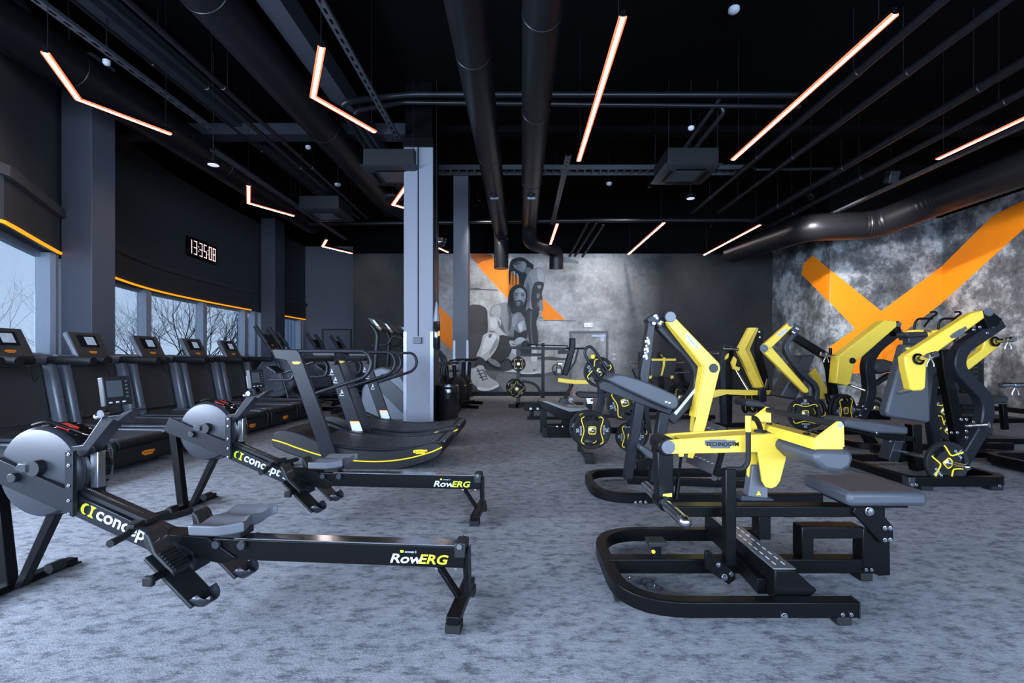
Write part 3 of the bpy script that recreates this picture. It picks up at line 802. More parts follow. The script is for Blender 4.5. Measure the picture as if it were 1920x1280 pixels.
tray(-2.05, 4.75, 0, 8.0, 'perforated tray right of the brightest ceiling beam')
tray(-4.6, 4.5, 0, 7.2, 'perforated tray above the first treadmills')
tray(-4.75, 4.3, 7.4, 13, 'far perforated tray ending near the small ceiling cassette')
tray(6.5, 4.1, 6, 13, 'perforated tray under the right pipes')
tray(.75, 4.3, 7.6, 11.5, 'narrow perforated tray right of the round ducts')
f = Fr('cable_ladder', 0, 9.6, 0, 'dark cable ladder crossing behind the central column', 'cable ladder')
z = W(0,317,9.6).z
MB().box((-1.7,0,z),(4.5,.03,z+.09)).box((-1.7,.3,z),(4.5,.33,z+.09)).ob('rails', TRAY, f.e)
mb = MB()
for i in range(38): mb.box((-1.6+i*.16,.03,z+.02),(-1.57+i*.16,.3,z+.04))
mb.ob('rungs', TRAY, f.e, smooth=False)

# ceiling cassettes
def cassette(x, y, z, label):
    f = Fr('ceiling_cassette', x, y, 0, label, 'air conditioner', 'ceiling cassettes', z=z); h = .475
    MB().box((-.42,-.42,.04),(.42,.42,.32)).ob('body', PLAST, f.e, .01)
    # bevelled panel
    o, i_ = .475, .40
    mb = MB(); mb.add([(-o,-o,.04),(o,-o,.04),(o,o,.04),(-o,o,.04),(-i_,-i_,0),(i_,-i_,0),(i_,i_,0),(-i_,i_,0)], [(3,2,1,0),(4,5,6,7),(0,1,5,4),(1,2,6,5),(2,3,7,6),(3,0,4,7)])
    mb.ob('panel', GREYM, f.e, .004)
    MB().box((-.22,-.22,-.004),(.22,.22,.002)).ob('grille', TDARK, f.e)
    mb = MB()
    for k in range(9): mb.box((-.21,-.2+k*.048,-.008),(.21,-.19+k*.048,-.003))
    mb.ob('grille_slats', GREYM, f.e, smooth=False)
    for a in range(4):
        M = Matrix.Rotation(a*math.pi/2, 3, 'Z')
        mb = MB().cbox(M @ V((0,.31,-.003)), (.5,.06,.008) if a % 2 == 0 else (.06,.5,.008)); mb.ob('louvre', BLACK, f.e, .002)
    for sx in (-.4,.4):
        for sy in (-.4,.4): MB().cyl((sx,sy,.3),(sx,sy,CH-z),.006,6).ob('hanger_rod', PIPE, f.e)
    return f
cassette(-2.17, 8.28, 4.22, 'ceiling cassette left of the central column')
cassette(-4.25, 10.5, 4.2, 'ceiling cassette further back toward the windows')
cassette(2.83, 8.3, 4.25, 'dark ceiling cassette right of the aisle ducts')
# round ceiling fittings
def disc(px, py, z, r, label, name='smoke_detector', cat='smoke detector', m=WHT):
    p = fzw(px, py, z)
    f = Fr(name, p.x, p.y, 0, label, cat, z=z)
    MB().lathe((0,0,0),(0,0,-1),[(.001,-.03),(r,-.03),(r,.005),(r*.8,.02),(r*.5,.03),(.001,.032)],24).ob('body', m, f.e)
    if z < CH - .1: MB().cyl((0,0,.03),(0,0,CH-z),.008,8).ob('rod', PIPE, f.e)
    return f
disc(1376,20,5.6,.07,'white smoke detector at the top edge right of the ducts')
disc(1142,345,4.9,.06,'white smoke detector right of the aisle ducts')
disc(1296,241,4.9,.05,'white smoke detector between the cross pipes and the right cassette')
disc(633,347,4.8,.06,'white smoke detector left of the column cassette')
disc(578,277,5.0,.05,'small white detector under the crossbeam')
disc(200,118,4.7,.04,'tiny white sensor left above the first bent light line')
PEND = mat('pendant_lens', (.8,.82,.86), .4, emit=(.8,.86,1), estr=.6)
for (a, b, z, t) in ((400,305,4.05,'left of the far light lines, above the clock'),(1295,369,4.3,'under the right cassette')):
    f = disc(a, b, z, .1, 'round pendant spotlight ' + t, 'pendant_spotlight', 'spotlight', BLACK)
    MB().lathe((0,0,-.033),(0,0,-1),[(.001,0),(.075,0),(.075,.004),(.001,.005)],24).ob('lens', PEND, f.e)
f = disc(737,372,4.35,.19,'round air diffuser beside the column cassette','air_diffuser','diffuser',GREYM)
MB().lathe((0,0,-.034),(0,0,-1),[(.06,0),(.08,.006),(.1,0)],28).lathe((0,0,-.034),(0,0,-1),[(.12,0),(.14,.006),(.16,0)],28).ob('rings', SATIN, f.e)
# loudspeaker under the right duct
f = Fr('loudspeaker', W(1672,0,9).x, 9.0, 0, 'small black box speaker hanging in front of the right duct', 'speaker', z=W(0,332,9).z)
MB().cbox((0,0,0),(.18,.16,.22),Matrix.Rotation(R(20),3,'X')).ob('cabinet', GREYM, f.e, .01)
MB().cyl((0,.03,.1),(0,.03,CH-W(0,332,9).z),.01,8).ob('bracket', BLACK, f.e)

# ---------------- outside: bare trees, ground, neighbouring facade ----------------
BARK = mat('bark', (0.035, 0.03, 0.03), .9, 0, .2)
def tree(x, y, z0, h, seed, label, levels=7):
    rnd = random.Random(seed); mb = MB()
    f = Fr('bare_tree', x, y, 0, label, 'tree', 'bare trees outside', z=z0)
    def br(p, d, L, r, lv):
        n = 3; pts = [p]; dd = d
        for i in range(n):
            dd = (dd + V((rnd.uniform(-.18,.18), rnd.uniform(-.18,.18), rnd.uniform(-.08,.14)))).normalized()
            pts.append(pts[-1] + dd * L / n)
        r1 = r * .72
        mb.tube(pts, [r + (r1-r)*i/n for i in range(n+1)], 5 if lv < 3 else 3)
        if lv >= levels: return
        k = 2 if lv < 1 else rnd.choice((2,3,3))
        for j in range(k):
            a = rnd.uniform(0, 6.28); sp = rnd.uniform(.35, .75)
            o = dd.orthogonal().normalized(); o2 = dd.cross(o)
            nd = (dd + (o*math.cos(a) + o2*math.sin(a)) * sp + V((0,0,.08))).normalized()
            br(pts[-1] if j < 2 else pts[-2], nd, L * rnd.uniform(.66,.86), r1 * rnd.uniform(.6,.78), lv+1)
    br(V((0,0,0)), V((0,0,1)), h*.30, h*.021, 0)
    mb.ob('branches', BARK, f.e, smooth=False, fix=False)
def dirx(px, Y): return (px - CX) / FPX * Y
tree(dirx(238,17), 17, -5, 10.2, 3, 'large bare tree behind the first pane of the window band')
tree(dirx(318,19), 19, -5, 9.4, 11, 'bare tree behind the middle pane, left one')
tree(dirx(362,22), 22, -5, 10.0, 5, 'bare tree behind the middle pane, right one')
tree(dirx(425,22), 22, -5, 9.8, 21, 'bare tree behind the third pane')
tree(dirx(475,26), 26, -5, 10.0, 8, 'bare tree behind the narrow last pane')
tree(dirx(72,15), 15, -5, 7.6, 14, 'low bare tree at the corner of the nearest window')
tree(dirx(270,27), 27, -5, 9.4, 31, 'distant bare tree between the first and middle panes')
structure(MB().box((-90,-30,-5.2),(-9.6,90,-5)).ob('ground', mat('outdoor_ground',(.3,.31,.3),.9,0,.3,nscale=.3), smooth=False))
f = Fr('neighbour_facade', -13.2, 25, 0, 'pale ribbed facade seen through the far corner window', 'building')
MB().box((-1.6,0,-5),(4.5,.5,3.2)).ob('wall', mat('pale_facade',(.42,.48,.56),.7), f.e, smooth=False)
mb = MB()
for i in range(34): mb.box((-1.5+i*.18,-.05,-5),(-1.44+i*.18,0,3.2))
mb.ob('ribs', mat('facade_rib',(.22,.27,.34),.7), f.e, smooth=False)
MB().box((-1.6,-.07,.9),(4.5,-.05,1.0)).ob('ledge', mat('facade_rib',(.2,.2,.2)), f.e)
# ---------------- rowing machines ----------------
POL = mat('polished_rail', (0.6, 0.62, 0.65), 0.16, 1.0, 0.02)
def rower():
    F = Fr('rowing_machine', -.295, 3.36, -4.8, 'black rowing machine with grey seat and lime lettering, in front of the curved treadmills', 'rowing machine', 'rowing machines')
    e = F.e
    a = F.p(604, 896.5, -.04); b = F.p(901, 892.5, -.04); c = F.p(895, 917, -.04)
    zt, zb = b.z, c.z - .002; x0, x1 = a.x - .02, b.x
    rail = MB().box((x0,-.04,zb),(x1,.04,zt)).ob('rail', BLACK, e, .004)
    MB().box((x0+.1,-.034,zt),(x1-.03,.034,zt+.004)).ob('rail_top', POL, rail)
    MB().box((x1-.045,-.045,zt-.05),(x1+.005,.045,zt+.018)).ob('end_cap', PLAST, e, .006)
    for s in (-1, 1): MB().cyl((x1-.02,s*.046,zt+.005),(x1-.02,s*.055,zt+.005),.012,12).ob('end_bolt', CHR, e)
    # beam with lettering
    bp = [(434,836),(566,895),(578,902),(578,926),(432,862)]
    F.plate('beam', bp, -.05, .05, SATIN, .004)
    p0, p1 = F.p(434,836,-.0505), F.p(560,892.5,-.0505)
    X = (p1-p0).normalized(); Y = V((X.z*-1*-1,0,0)); Y = V((-X.z,0,X.x))
    q = F.p(444,853,-.051)
    hh = (F.p(432,860,-.05)-F.p(433,837,-.05)).length
    mb = MB()
    # crescent and bar mark
    def P2(u, v): return q + X*u + Y*v
    R1 = .026
    arc = [P2(R1*math.cos(t)*.9, R1*math.sin(t)+.004) for t in [R(a) for a in range(70,291,20)]]
    inn = [P2(R1*.55*math.cos(t)+.006, R1*.8*math.sin(t)+.004) for t in [R(a) for a in range(280,79,-20)]]
    mb.prism(arc+inn, (0,-.001,0))
    u = .032
    mb.prism([P2(u-.014,.03),P2(u+.018,.03),P2(u+.006,.017),P2(u+.006,-.01),P2(u+.018,-.022),P2(u-.014,-.022),P2(u-.004,-.01),P2(u-.004,.017)], (0,-.001,0))
    mb.ob('lime_mark', LIME, e, smooth=False)
    text('lettering', 'concept 2', P2(.058,-.016), X, Y, .085, WHT, e, sx=1.06, bold=.0014)
    # chain on top of the beam
    mb = MB(); A, B = F.p(437,829,0)+V((0,0,.01)), F.p(512,862,0)+V((0,0,.012))
    for i in range(46):
        t = i/46; c = A.lerp(B, t); mb.cbox(c, (.012,.006 if i%2 else .011,.006))
    mb.ob('chain', CHR, e, smooth=False)
    MB().prism([A+V((0,-.035,-.02)),B+V((.05,-.035,-.035)),B+V((.05,-.035,-.015)),A+V((0,-.035,0))],(0,.07,0)).ob('chain_tray', PLAST, e)
    # side plates and flywheel
    sp = [(318,783),(307,803),(313,811),(424,857),(424,828)]
    for y in (-.082, .062):
        if y < 0: o = F.plate('side_arm', sp, y, y+.022, SATIN, .003)
        else:
            P = [F.p(u,v,-.082) for u,v in sp]; MB().prism([V((p.x,y,p.z)) for p in P],(0,.022,0)).ob('side_arm', SATIN, e, .003)
    t0 = F.p(318,783,-.082); t1 = F.p(307,803,-.082)
    MB().box((t1.x,-.06,t1.z-.03),(t0.x+.03,.062,t1.z+.03)).ob('nose_cap', PLAST, e, .01)
    fc = F.p(379,811,-.055) + V((.02,0,.008)); rF = .212
    MB().lathe((fc.x,0,fc.z),(0,-1,0),[(.001,.062),(.06,.064),(.12,.058),(.17,.054),(.198,.048),(rF-.004,.036),(rF,.025),(rF,.02)],48).ob('flywheel_cover', GREYM, e)
    cg = MB().lathe((fc.x,0,fc.z),(0,-1,0),[(rF,.02),(rF+.004,.0),(rF+.004,-.10),(rF-.01,-.13),(rF-.05,-.145),(.001,-.15)],48).ob('flywheel_cage', GLOSSB, e)
    mb = MB()
    for k in range(40):
        q0 = 2*math.pi*k/40
        d = V((math.cos(q0),0,math.sin(q0)))
        mb.cyl(V((fc.x,.0,fc.z))+d*(rF+.004), V((fc.x,.10,fc.z))+d*(rF+.004), .004, 5)
    mb.ob('cage_ribs', BLACK, cg)
    MB().tube(cr([V((fc.x-.05,-.03,fc.z+rF+.005)),V((fc.x+.02,-.02,fc.z+rF+.02)),V((fc.x+.1,.0,fc.z+rF*.9+.01)),V((fc.x+.14,.03,fc.z+rF*.72+.02))],5),.008,8).ob('cable_guide', BLACK, e)
    MB().cbox((fc.x+.075,.02,fc.z+rF*.97),(.07,.05,.012),Matrix.Rotation(R(18),3,'Y')).ob('warning_label', REDM, e, .003)
    MB().cyl((fc.x+.03,-.06,fc.z+.03),(fc.x+.03,-.1,fc.z+.03),.035,24).ob('hub', PLAST, e)
    MB().prism([V((fc.x-.06,-.1,fc.z+.025)),V((fc.x-.04,-.1,fc.z+.052)),V((fc.x+.02,-.1,fc.z+.05)),V((fc.x+.02,-.1,fc.z+.01)),V((fc.x-.03,-.1,fc.z+.012))],(0,.03,0)).ob('hub_bracket', GREYM, e, .003)
    k = F.p(362,813.5,-.082); MB().cyl(k, k+V((0,-.025,0)), .022, 20).ob('knob', PLAST, e, .003)
    # posts
    F.plate('post', [(422,782),(432,782),(432,861),(422,856)], -.09, -.07, SATIN, .002)
    for y_ in (786,799,823,841,857): F.bolt(427, y_, -.092, .006)
    pp = F.p(427,782,-.09)
    far = MB().box((pp.x-.02,.05,pp.z-.3),(pp.x+.02,.07,pp.z)).ob('post', SATIN, e, .002)
    MB().box((pp.x+.01,-.0,pp.z-.19),(pp.x+.05,.04,pp.z-.02)).ob('bracket', STEEL, e, .003)
    # monitor arm and monitor
    F.plate('monitor_arm', [(421,783),(426,777),(440,775),(464,741),(484,739),(500,731),(503,733),(484,747),(478,745),(443,788),(436,790),(432,785)], -.045, .03, SATIN, .004)
    m0 = F.p(470,737,-.05)
    MB().cyl(m0, m0+V((0,-.03,0)), .018, 16).ob('arm_pivot', CHR, e)
    m1 = F.p(461,741,-.05); MB().sphere(m1+V((0,-.01,0)), .014, 12).ob('arm_knob', CHR, e)
    mc = F.p(474,714,-.03) + V((.022,0,.014))
    Rm = Matrix.Rotation(R(-8),3,'Y') @ Matrix.Rotation(R(-16),3,'Z')
    def mbx(name, c, s, m, par=None, bev=.004): return MB().cbox(mc + Rm @ V(c), s, Rm).ob(name, m, par or e, bev)
    mon = mbx('monitor', (0,0,0), (.035,.112,.135), PLAST)
    mbx('monitor_back', (-.028,-.0,-.015), (.03,.085,.09), SEATG)
    mbx('screen', (.018,-.012,.010), (.004,.062,.075), LCD, mon, 0)
    for i in range(5): mbx('button', (.019,.038,.042-i*.018), (.004,.012,.008), DKLAB, mon, .002)
    for i in range(3): mbx('button', (.019,-.034+i*.027,-.052), (.004,.014,.007), WHT, mon, .002)
    # handle with its hook
    hn, hf = F.p(525,894,-.22), F.p(560,866,.22)
    hn = V((-1.46,-.22,.335)); hf = V((-1.455,.22,.335)); hc = V((-1.50,0,.36))
    MB().tube(cr([hn, hn.lerp(hc,.45)+V((0,0,-.008)), hc+V((0,-.05,0))],5), .0165, 12).ob('handle_grip', RUBB, e)
    MB().tube(cr([hf, hf.lerp(hc,.45)+V((0,0,-.008)), hc+V((0,.05,0))],5), .0165, 12).ob('handle_grip', RUBB, e)
    MB().prism([hc+V(q) for q in ((-.03,-.03,-.01),(.005,-.11,-.01),(.035,-.1,-.01),(.02,0,-.01),(.035,.1,-.01),(.005,.11,-.01),(-.03,.03,-.01))],(0,0,.025)).ob('handle_yoke', PLAST, e, .005)
    MB().tube(cr([hc+V((-.03,0,0)),hc+V((-.06,-.03,.0)),hc+V((-.09,0,-.005)),hc+V((-.06,.03,.0))],5,True),.004,6,closed=True).ob('handle_hook', STEEL, e)
    MB().sphere(hc+V((-.055,0,.02)),.012,10).ob('chain_swivel', ORG, e)
    # foot stretchers
    for s in (-1, 1):
        yc = s*.135; A, B = V((-1.325,yc,.27)), V((-1.11,yc,.068))
        if s < 0: pass
        d = (B-A).normalized(); nrm = V((-d.z,0,d.x)); nrm = nrm if nrm.z > 0 else -nrm
        fb = MB().rect([A,B], .135, .016, (0,1,0)).ob('foot_board', PLAST, e, .006)
        c = A.lerp(B,.22)+nrm*.02
        MB().prism([c+d*u+nrm*v+V((0,-.05,0)) for u,v in ((-.10,.0),(-.14,.03),(-.15,.05),(-.12,.05),(-.05,.018),(.06,.02),(.08,.0))],(0,.1,0)).ob('toe_rest', PLAST, e, .008)
        mb = MB()
        for i in range(7): mb.cbox(c+d*(-.035+i*.016)+nrm*.024,(.006,.085,.01),Matrix.Rotation(-math.atan2(d.z,d.x),3,'Y'))
        mb.ob('foot_strap', RUBB, e)
        for u,v in ((-.09,-.015),(-.09,.02),(-.12,.0)): MB().cyl(c+d*u+V((0,v,0))+nrm*.015, c+d*u+V((0,v,0))+nrm*.05, .004, 8).ob('rivet', CHR, e)
        c = A.lerp(B,.88)
        mb = MB(); prof = []
        for k in range(9):
            t = R(-90+22.5*k); prof.append((math.cos(t)*.07, math.sin(t)*.058))
        P = [c+d*(u*.9)+V((0,w,0)) for u,w in prof]; P2_ = [p + nrm*(.05) + d*.012 for p in P]
        mb.add(P+P2_, [(i,i+1,9+i+1,9+i) for i in range(8)]); o = mb.ob('heel_cup', GREYM, e)
        sd = o.modifiers.new('t','SOLIDIFY'); sd.thickness = .005
    MB().rect([V((-1.24,-.27,.21)),V((-1.235,.27,.21))], .032, .014, (0,0,1)).ob('foot_bar', BLACK, e, .004)
    for s in (-1,1): MB().box((-1.26,s*.27-.012,.19),(-1.215,s*.27+.012,.23)).ob('bar_end', RUBB, e, .006)
    MB().prism([V(q) for q in ((-1.45,-.05,.32),(-1.16,-.05,.31),(-1.02,-.05,.22),(-1.08,-.05,.19),(-1.3,-.05,.22))],(0,.1,0)).ob('centre_joint', BLACK, e, .005)
    # seat
    mb = MB(); nx, ny = 14, 18; sx0, sx1 = -1.17, -.92
    top = []; 
    for i in range(nx+1):
        for j in range(ny+1):
            u, v = i/nx*2-1, j/ny*2-1
            wx = (sx0+sx1)/2 + u*(sx1-sx0)/2*(1 - .06*v*v)
            wy = v*.16*(1 - (.22 if u > .2 else .05)*max(0,u)*1.0)
            if u > .3: wx -= .05*(1-abs(v))**.5*(u-.3)/.7*1.2
            z = .392 - .02*math.exp(-((abs(v)-.45)/.25)**2)*(1-u*u*.5) + .012*max(0,u)**2 + .008*abs(v)**4
            top.append((wx, wy, z))
    n1 = ny+1; N = len(top)
    bot = [(x, y*.97, z-.045) for x,y,z in top]
    fs = []
    for i in range(nx):
        for j in range(ny):
            a_ = i*n1+j; fs.append((a_,a_+1,a_+n1+1,a_+n1)); fs.append((N+a_,N+a_+n1,N+a_+n1+1,N+a_+1))
    ring = [i*n1 for i in range(nx+1)] + [nx*n1+j for j in range(1,ny+1)] + [i*n1+ny for i in range(nx-1,-1,-1)] + [j for j in range(ny-1,0,-1)]
    for i in range(len(ring)):
        p, q2 = ring[i], ring[(i+1) % len(ring)]; fs.append((p,q2,N+q2,N+p))
    mb.add(top+bot, fs); mb.ob('seat', SEATG, e, .008)
    mb = MB().box((-1.1,-.05,zt+.008),(-1.0,.05,.365)).ob('seat_carriage', PLAST, e, .004)
    for x in (-1.11,-.99):
        for s in (-1,1): MB().cyl((x,s*.048,zt-.02),(x,s*.062,zt-.02),.018,14).ob('seat_roller', GREYM, e)
    # legs
    F.plate('front_leg', [(316,810),(329,815),(345,951),(332,952)], -.02, .03, BLACK, .004)
    F.plate('front_leg', [(396,852),(406,848),(408,853),(361,950),(350,952)], -.02, .02, BLACK, .004)
    bx = F.p(345,953,0).x
    MB().box((bx-.03,-.3,0.006),(bx+.03,.3,.04)).ob('front_foot', BLACK, e, .004)
    for s in (-1,1):
        MB().cyl((bx+.05,s*.2,.05),(bx+.05,s*.2+.07*(1 if s<0 else -1),.05),.026,16).ob('transport_wheel', RUBB, e)
        MB().box((bx-.028,s*.29-.03,0),(bx+.028,s*.29+.03,.01)).ob('rubber_pad', RUBB, e)
    MB().box((-.03,-.18,.03),(.025,.18,.072)).ob('rear_foot', BLACK, e, .005)
    for s in (-1,1): MB().box((-.035,s*.15-.03,0),(.03,s*.15+.03,.04)).ob('rubber_pad', RUBB, e, .004)
    F.plate('rear_leg', [(899,916),(905,895),(906,950),(901,952)], -.035, .035, BLACK, .002)
    MB().rect([V((-.11,0,zb)),V((-.01,0,.06))], .05, .015, (0,1,0)).ob('rear_brace', BLACK, e, .002)
    for px_ in (868, 891): F.bolt(px_, 919, -.042, .006)
    # rail lettering
    q = F.p(812,911.5,-.0415)
    text('lettering', 'Row', q, (1,0,0), (0,0,1), .056, WHT, e, shear=.25, sx=1.35, bold=.001)
    text('lettering', 'ERG', q + V((.128,0,0)), (1,0,0), (0,0,1), .056, LIME, e, shear=.25, sx=1.25, bold=.001)
    text('lettering', 'concept 2', q + V((.07,0,.045)), (1,0,0), (0,0,1), .013, WHT, e)
    MB().prism([q+V((.05,0,.045)),q+V((.064,0,.045)),q+V((.064,0,.055)),q+V((.05,0,.055))],(0,-.0006,0)).ob('lime_mark', LIME, e, smooth=False)
    return F
rw = rower()
dup(rw.e, (-.26, 2.12, 0), -4.8, 'black rowing machine with grey seat and lime lettering, nearest the camera at lower left')

# ---------------- curved treadmills ----------------
WHTD = mat('sticker_white', (.5,.53,.57), .5)
def curved():
    F = Fr('curved_treadmill', -1.6, 4.8, 0, 'black curved treadmill with yellow line and slatted belt, behind the further rowing machine', 'treadmill', 'curved treadmills')
    e = F.e; D = .85
    side = [(510,822),(515,811),(530,806),(560,812),(601,829),(640,840),(705,846),(760,842),(806,831),(824,832),(831,840),(820,857),(780,872),(720,884),(660,881),(600,868),(545,852),(513,837)]
    P = [F.p(a,b,0) for a,b in side]
    P = cr(P, 4, True)
    MB().prism(P,(0,.09,0)).ob('side_cover', PLAST, e, .012)
    MB().prism([p+V((0,D-.09,0)) for p in P],(0,.09,0)).ob('side_cover', PLAST, e, .012)
    Q = [V((p.x*.985-.01, .1, p.z-.03 if p.z > .2 else max(p.z,.03))) for p in P]
    MB().prism(Q,(0,D-.2,0)).ob('deck_body', BLACK, e)
    ln = [(511,824),(530,829),(560,840),(601,853),(640,861),(705,865),(760,860),(806,848),(829,838)]
    for y in (-.003, D+.003):
        L = [F.p(a,b,0) for a,b in ln]; L = cr([V((p.x,y,p.z)) for p in L], 4)
        MB().tube(L, .007, 6).ob('yellow_line', YLN, e)
    # slatted belt
    def bz(x):
        return .165 + (.20*max(0,(.15-x)/1.1)**1.7 if x < .15 else .07*((x-.15)/.65)**2)
    xs = [-.86+i*.036 for i in range(47)]
    mb = MB(); mb2 = MB()
    for i, x in enumerate(xs):
        x2 = x + .027
        z1, z2 = bz(x)+.035, bz(x2)+.035
        mb.prism([V((x,.12,z1)),V((x2,.12,z2)),V((x2,.12,z2-.02)),V((x,.12,z1-.02))],(0,D-.24,0))
        for k in range(3):
            y = .2+k*.16
            mb2.prism([V((x+.006,y,z1+.0012)),V((x+.012,y,z1+.0015)),V((x+.012,y,z1-.002)),V((x+.006,y,z1-.002))],(0,.12,0))
    bt = mb.ob('slatted_belt', BELT, e); mb2.ob('tread_lines', BLACK, bt, smooth=False)
    for y in (.06, D-.06):
        L = [V((x,y,bz(x)+.03)) for x in xs]
        MB().rect(L, .07, .025, (0,1,0)).ob('side_rail', SATIN, e, .006)
    xe = F.p(826,838,0).x
    MB().cyl((xe-.05,.1,bz(xe)-.04),(xe-.05,D-.1,bz(xe)-.04),.07,24).ob('rear_roller', RUBB, e)
    for y in (0.1, D-.16): MB().box((-.95,y,0),(-.75,y+.06,.06)).box((-.1,y,0),(.1,y+.06,.06)).ob('foot', RUBB, e, .005)
    c = F.p(788,846.5,-.004); badge(e, c, (1,0,.05), (0,0,1), .14)
    # uprights
    up = [(514,655),(560,655),(566,661),(641,868),(611,868),(549,690),(541,676),(520,672)]
    for s in (0, 1):
        y0 = -.05 if s == 0 else D
        P = [F.p(a,b,-.0) for a,b in up]
        MB().prism([V((p.x,y0,p.z)) for p in P],(0,.05,0)).ob('upright', SATIN, e, .008)
        yc = y0+.025
        H = [F.p(a,b,0) for a,b in [(516,658),(690,658),(700,684),(688,706),(592,737)]]
        H = fil([V((p.x,yc,p.z)) for p in H], .09, 7)
        MB().tube(H, .019, 14).ob('side_handle', SATIN, e)
        G = [F.p(a,b,0) for a,b in [(538,674),(551,686),(549,712),(504,712)]]
        G = fil([V((p.x,yc + (.04 if s==0 else -.04),p.z)) for p in G], .06, 6)
        MB().tube(G, .017, 12).ob('front_grip', SATIN, e)
    bx = F.p(552,680,-.052); badge(e, bx+V((.02,0,0)), (1,0,0), (0,0,1), .085, YEL)
    # cross drum, lever knob, console
    k = F.p(562,672,0)
    MB().cyl((k.x,.0,k.z),(k.x,D,k.z),.035,20).ob('cross_drum', PLAST, e)
    MB().cyl((k.x+.02,D-.03,k.z-.03),(k.x+.02,D-.07,k.z-.03),.045,24).ob('brake_knob', PLAST, e, .006)
    c = V((F.p(512,698,.3).x,.36,F.p(512,698,.3).z+.03)); Rm = Matrix.Rotation(R(35),3,'Y')
    MB().cbox(c,(.12,.02+.18,.018),Rm @ Matrix.Identity(3)).ob('console', PLAST, e, .005)
    MB().cbox(c+Rm@V((0,0,.011)),(.1,.17,.002),Rm).ob('screen', SCRN, e)
    MB().cyl(c+V((.05,0,-.05)),(k.x,.36,k.z-.03),.014,10).ob('console_arm', SATIN, e)
    # pictograms on the inner face of the far upright
    yi = D-.002
    for a, b in ((622,697),(629,712),(641,736)):
        c = F.p(a, b, D)
        mb = MB(); z = c.z; x = c.x
        mb.sphere((x,yi,z+.028),.009,8)
        mb.prism([V((x-.006,yi,z+.02)),V((x+.008,yi,z+.018)),V((x+.02,yi,z-.01)),V((x+.012,yi,z-.012)),V((x+.004,yi,z+.0)),V((x-.016,yi,z-.02)),V((x-.024,yi,z-.016)),V((x-.008,yi,z+.0))],(0,-.001,0))
        mb.prism([V((x-.03,yi,z-.03)),V((x+.03,yi,z-.03)),V((x+.022,yi,z-.038)),V((x-.022,yi,z-.038))],(0,-.001,0))
        mb.ob('pictogram', WHTD, e, smooth=False)
    a, b, c, d = [F.p(u,v,D-.001) for u,v in ((656,791),(674,791),(680,808),(661,809))]
    MB().prism([a,b,c,d],(0,-.001,0)).ob('instruction_label', WHTD, e, smooth=False)
    a, b, c, d = [F.p(u,v,D-.002) for u,v in ((656,789),(673,789),(674,791.5),(656,791.5))]
    MB().prism([a,b,c,d],(0,-.001,0)).ob('label_stripe', ORG, e, smooth=False)
    return F
ct = curved()
dup(ct.e, (-1.6, 5.98, 0), 0, 'black curved treadmill with slatted belt, its deck meeting the central column')

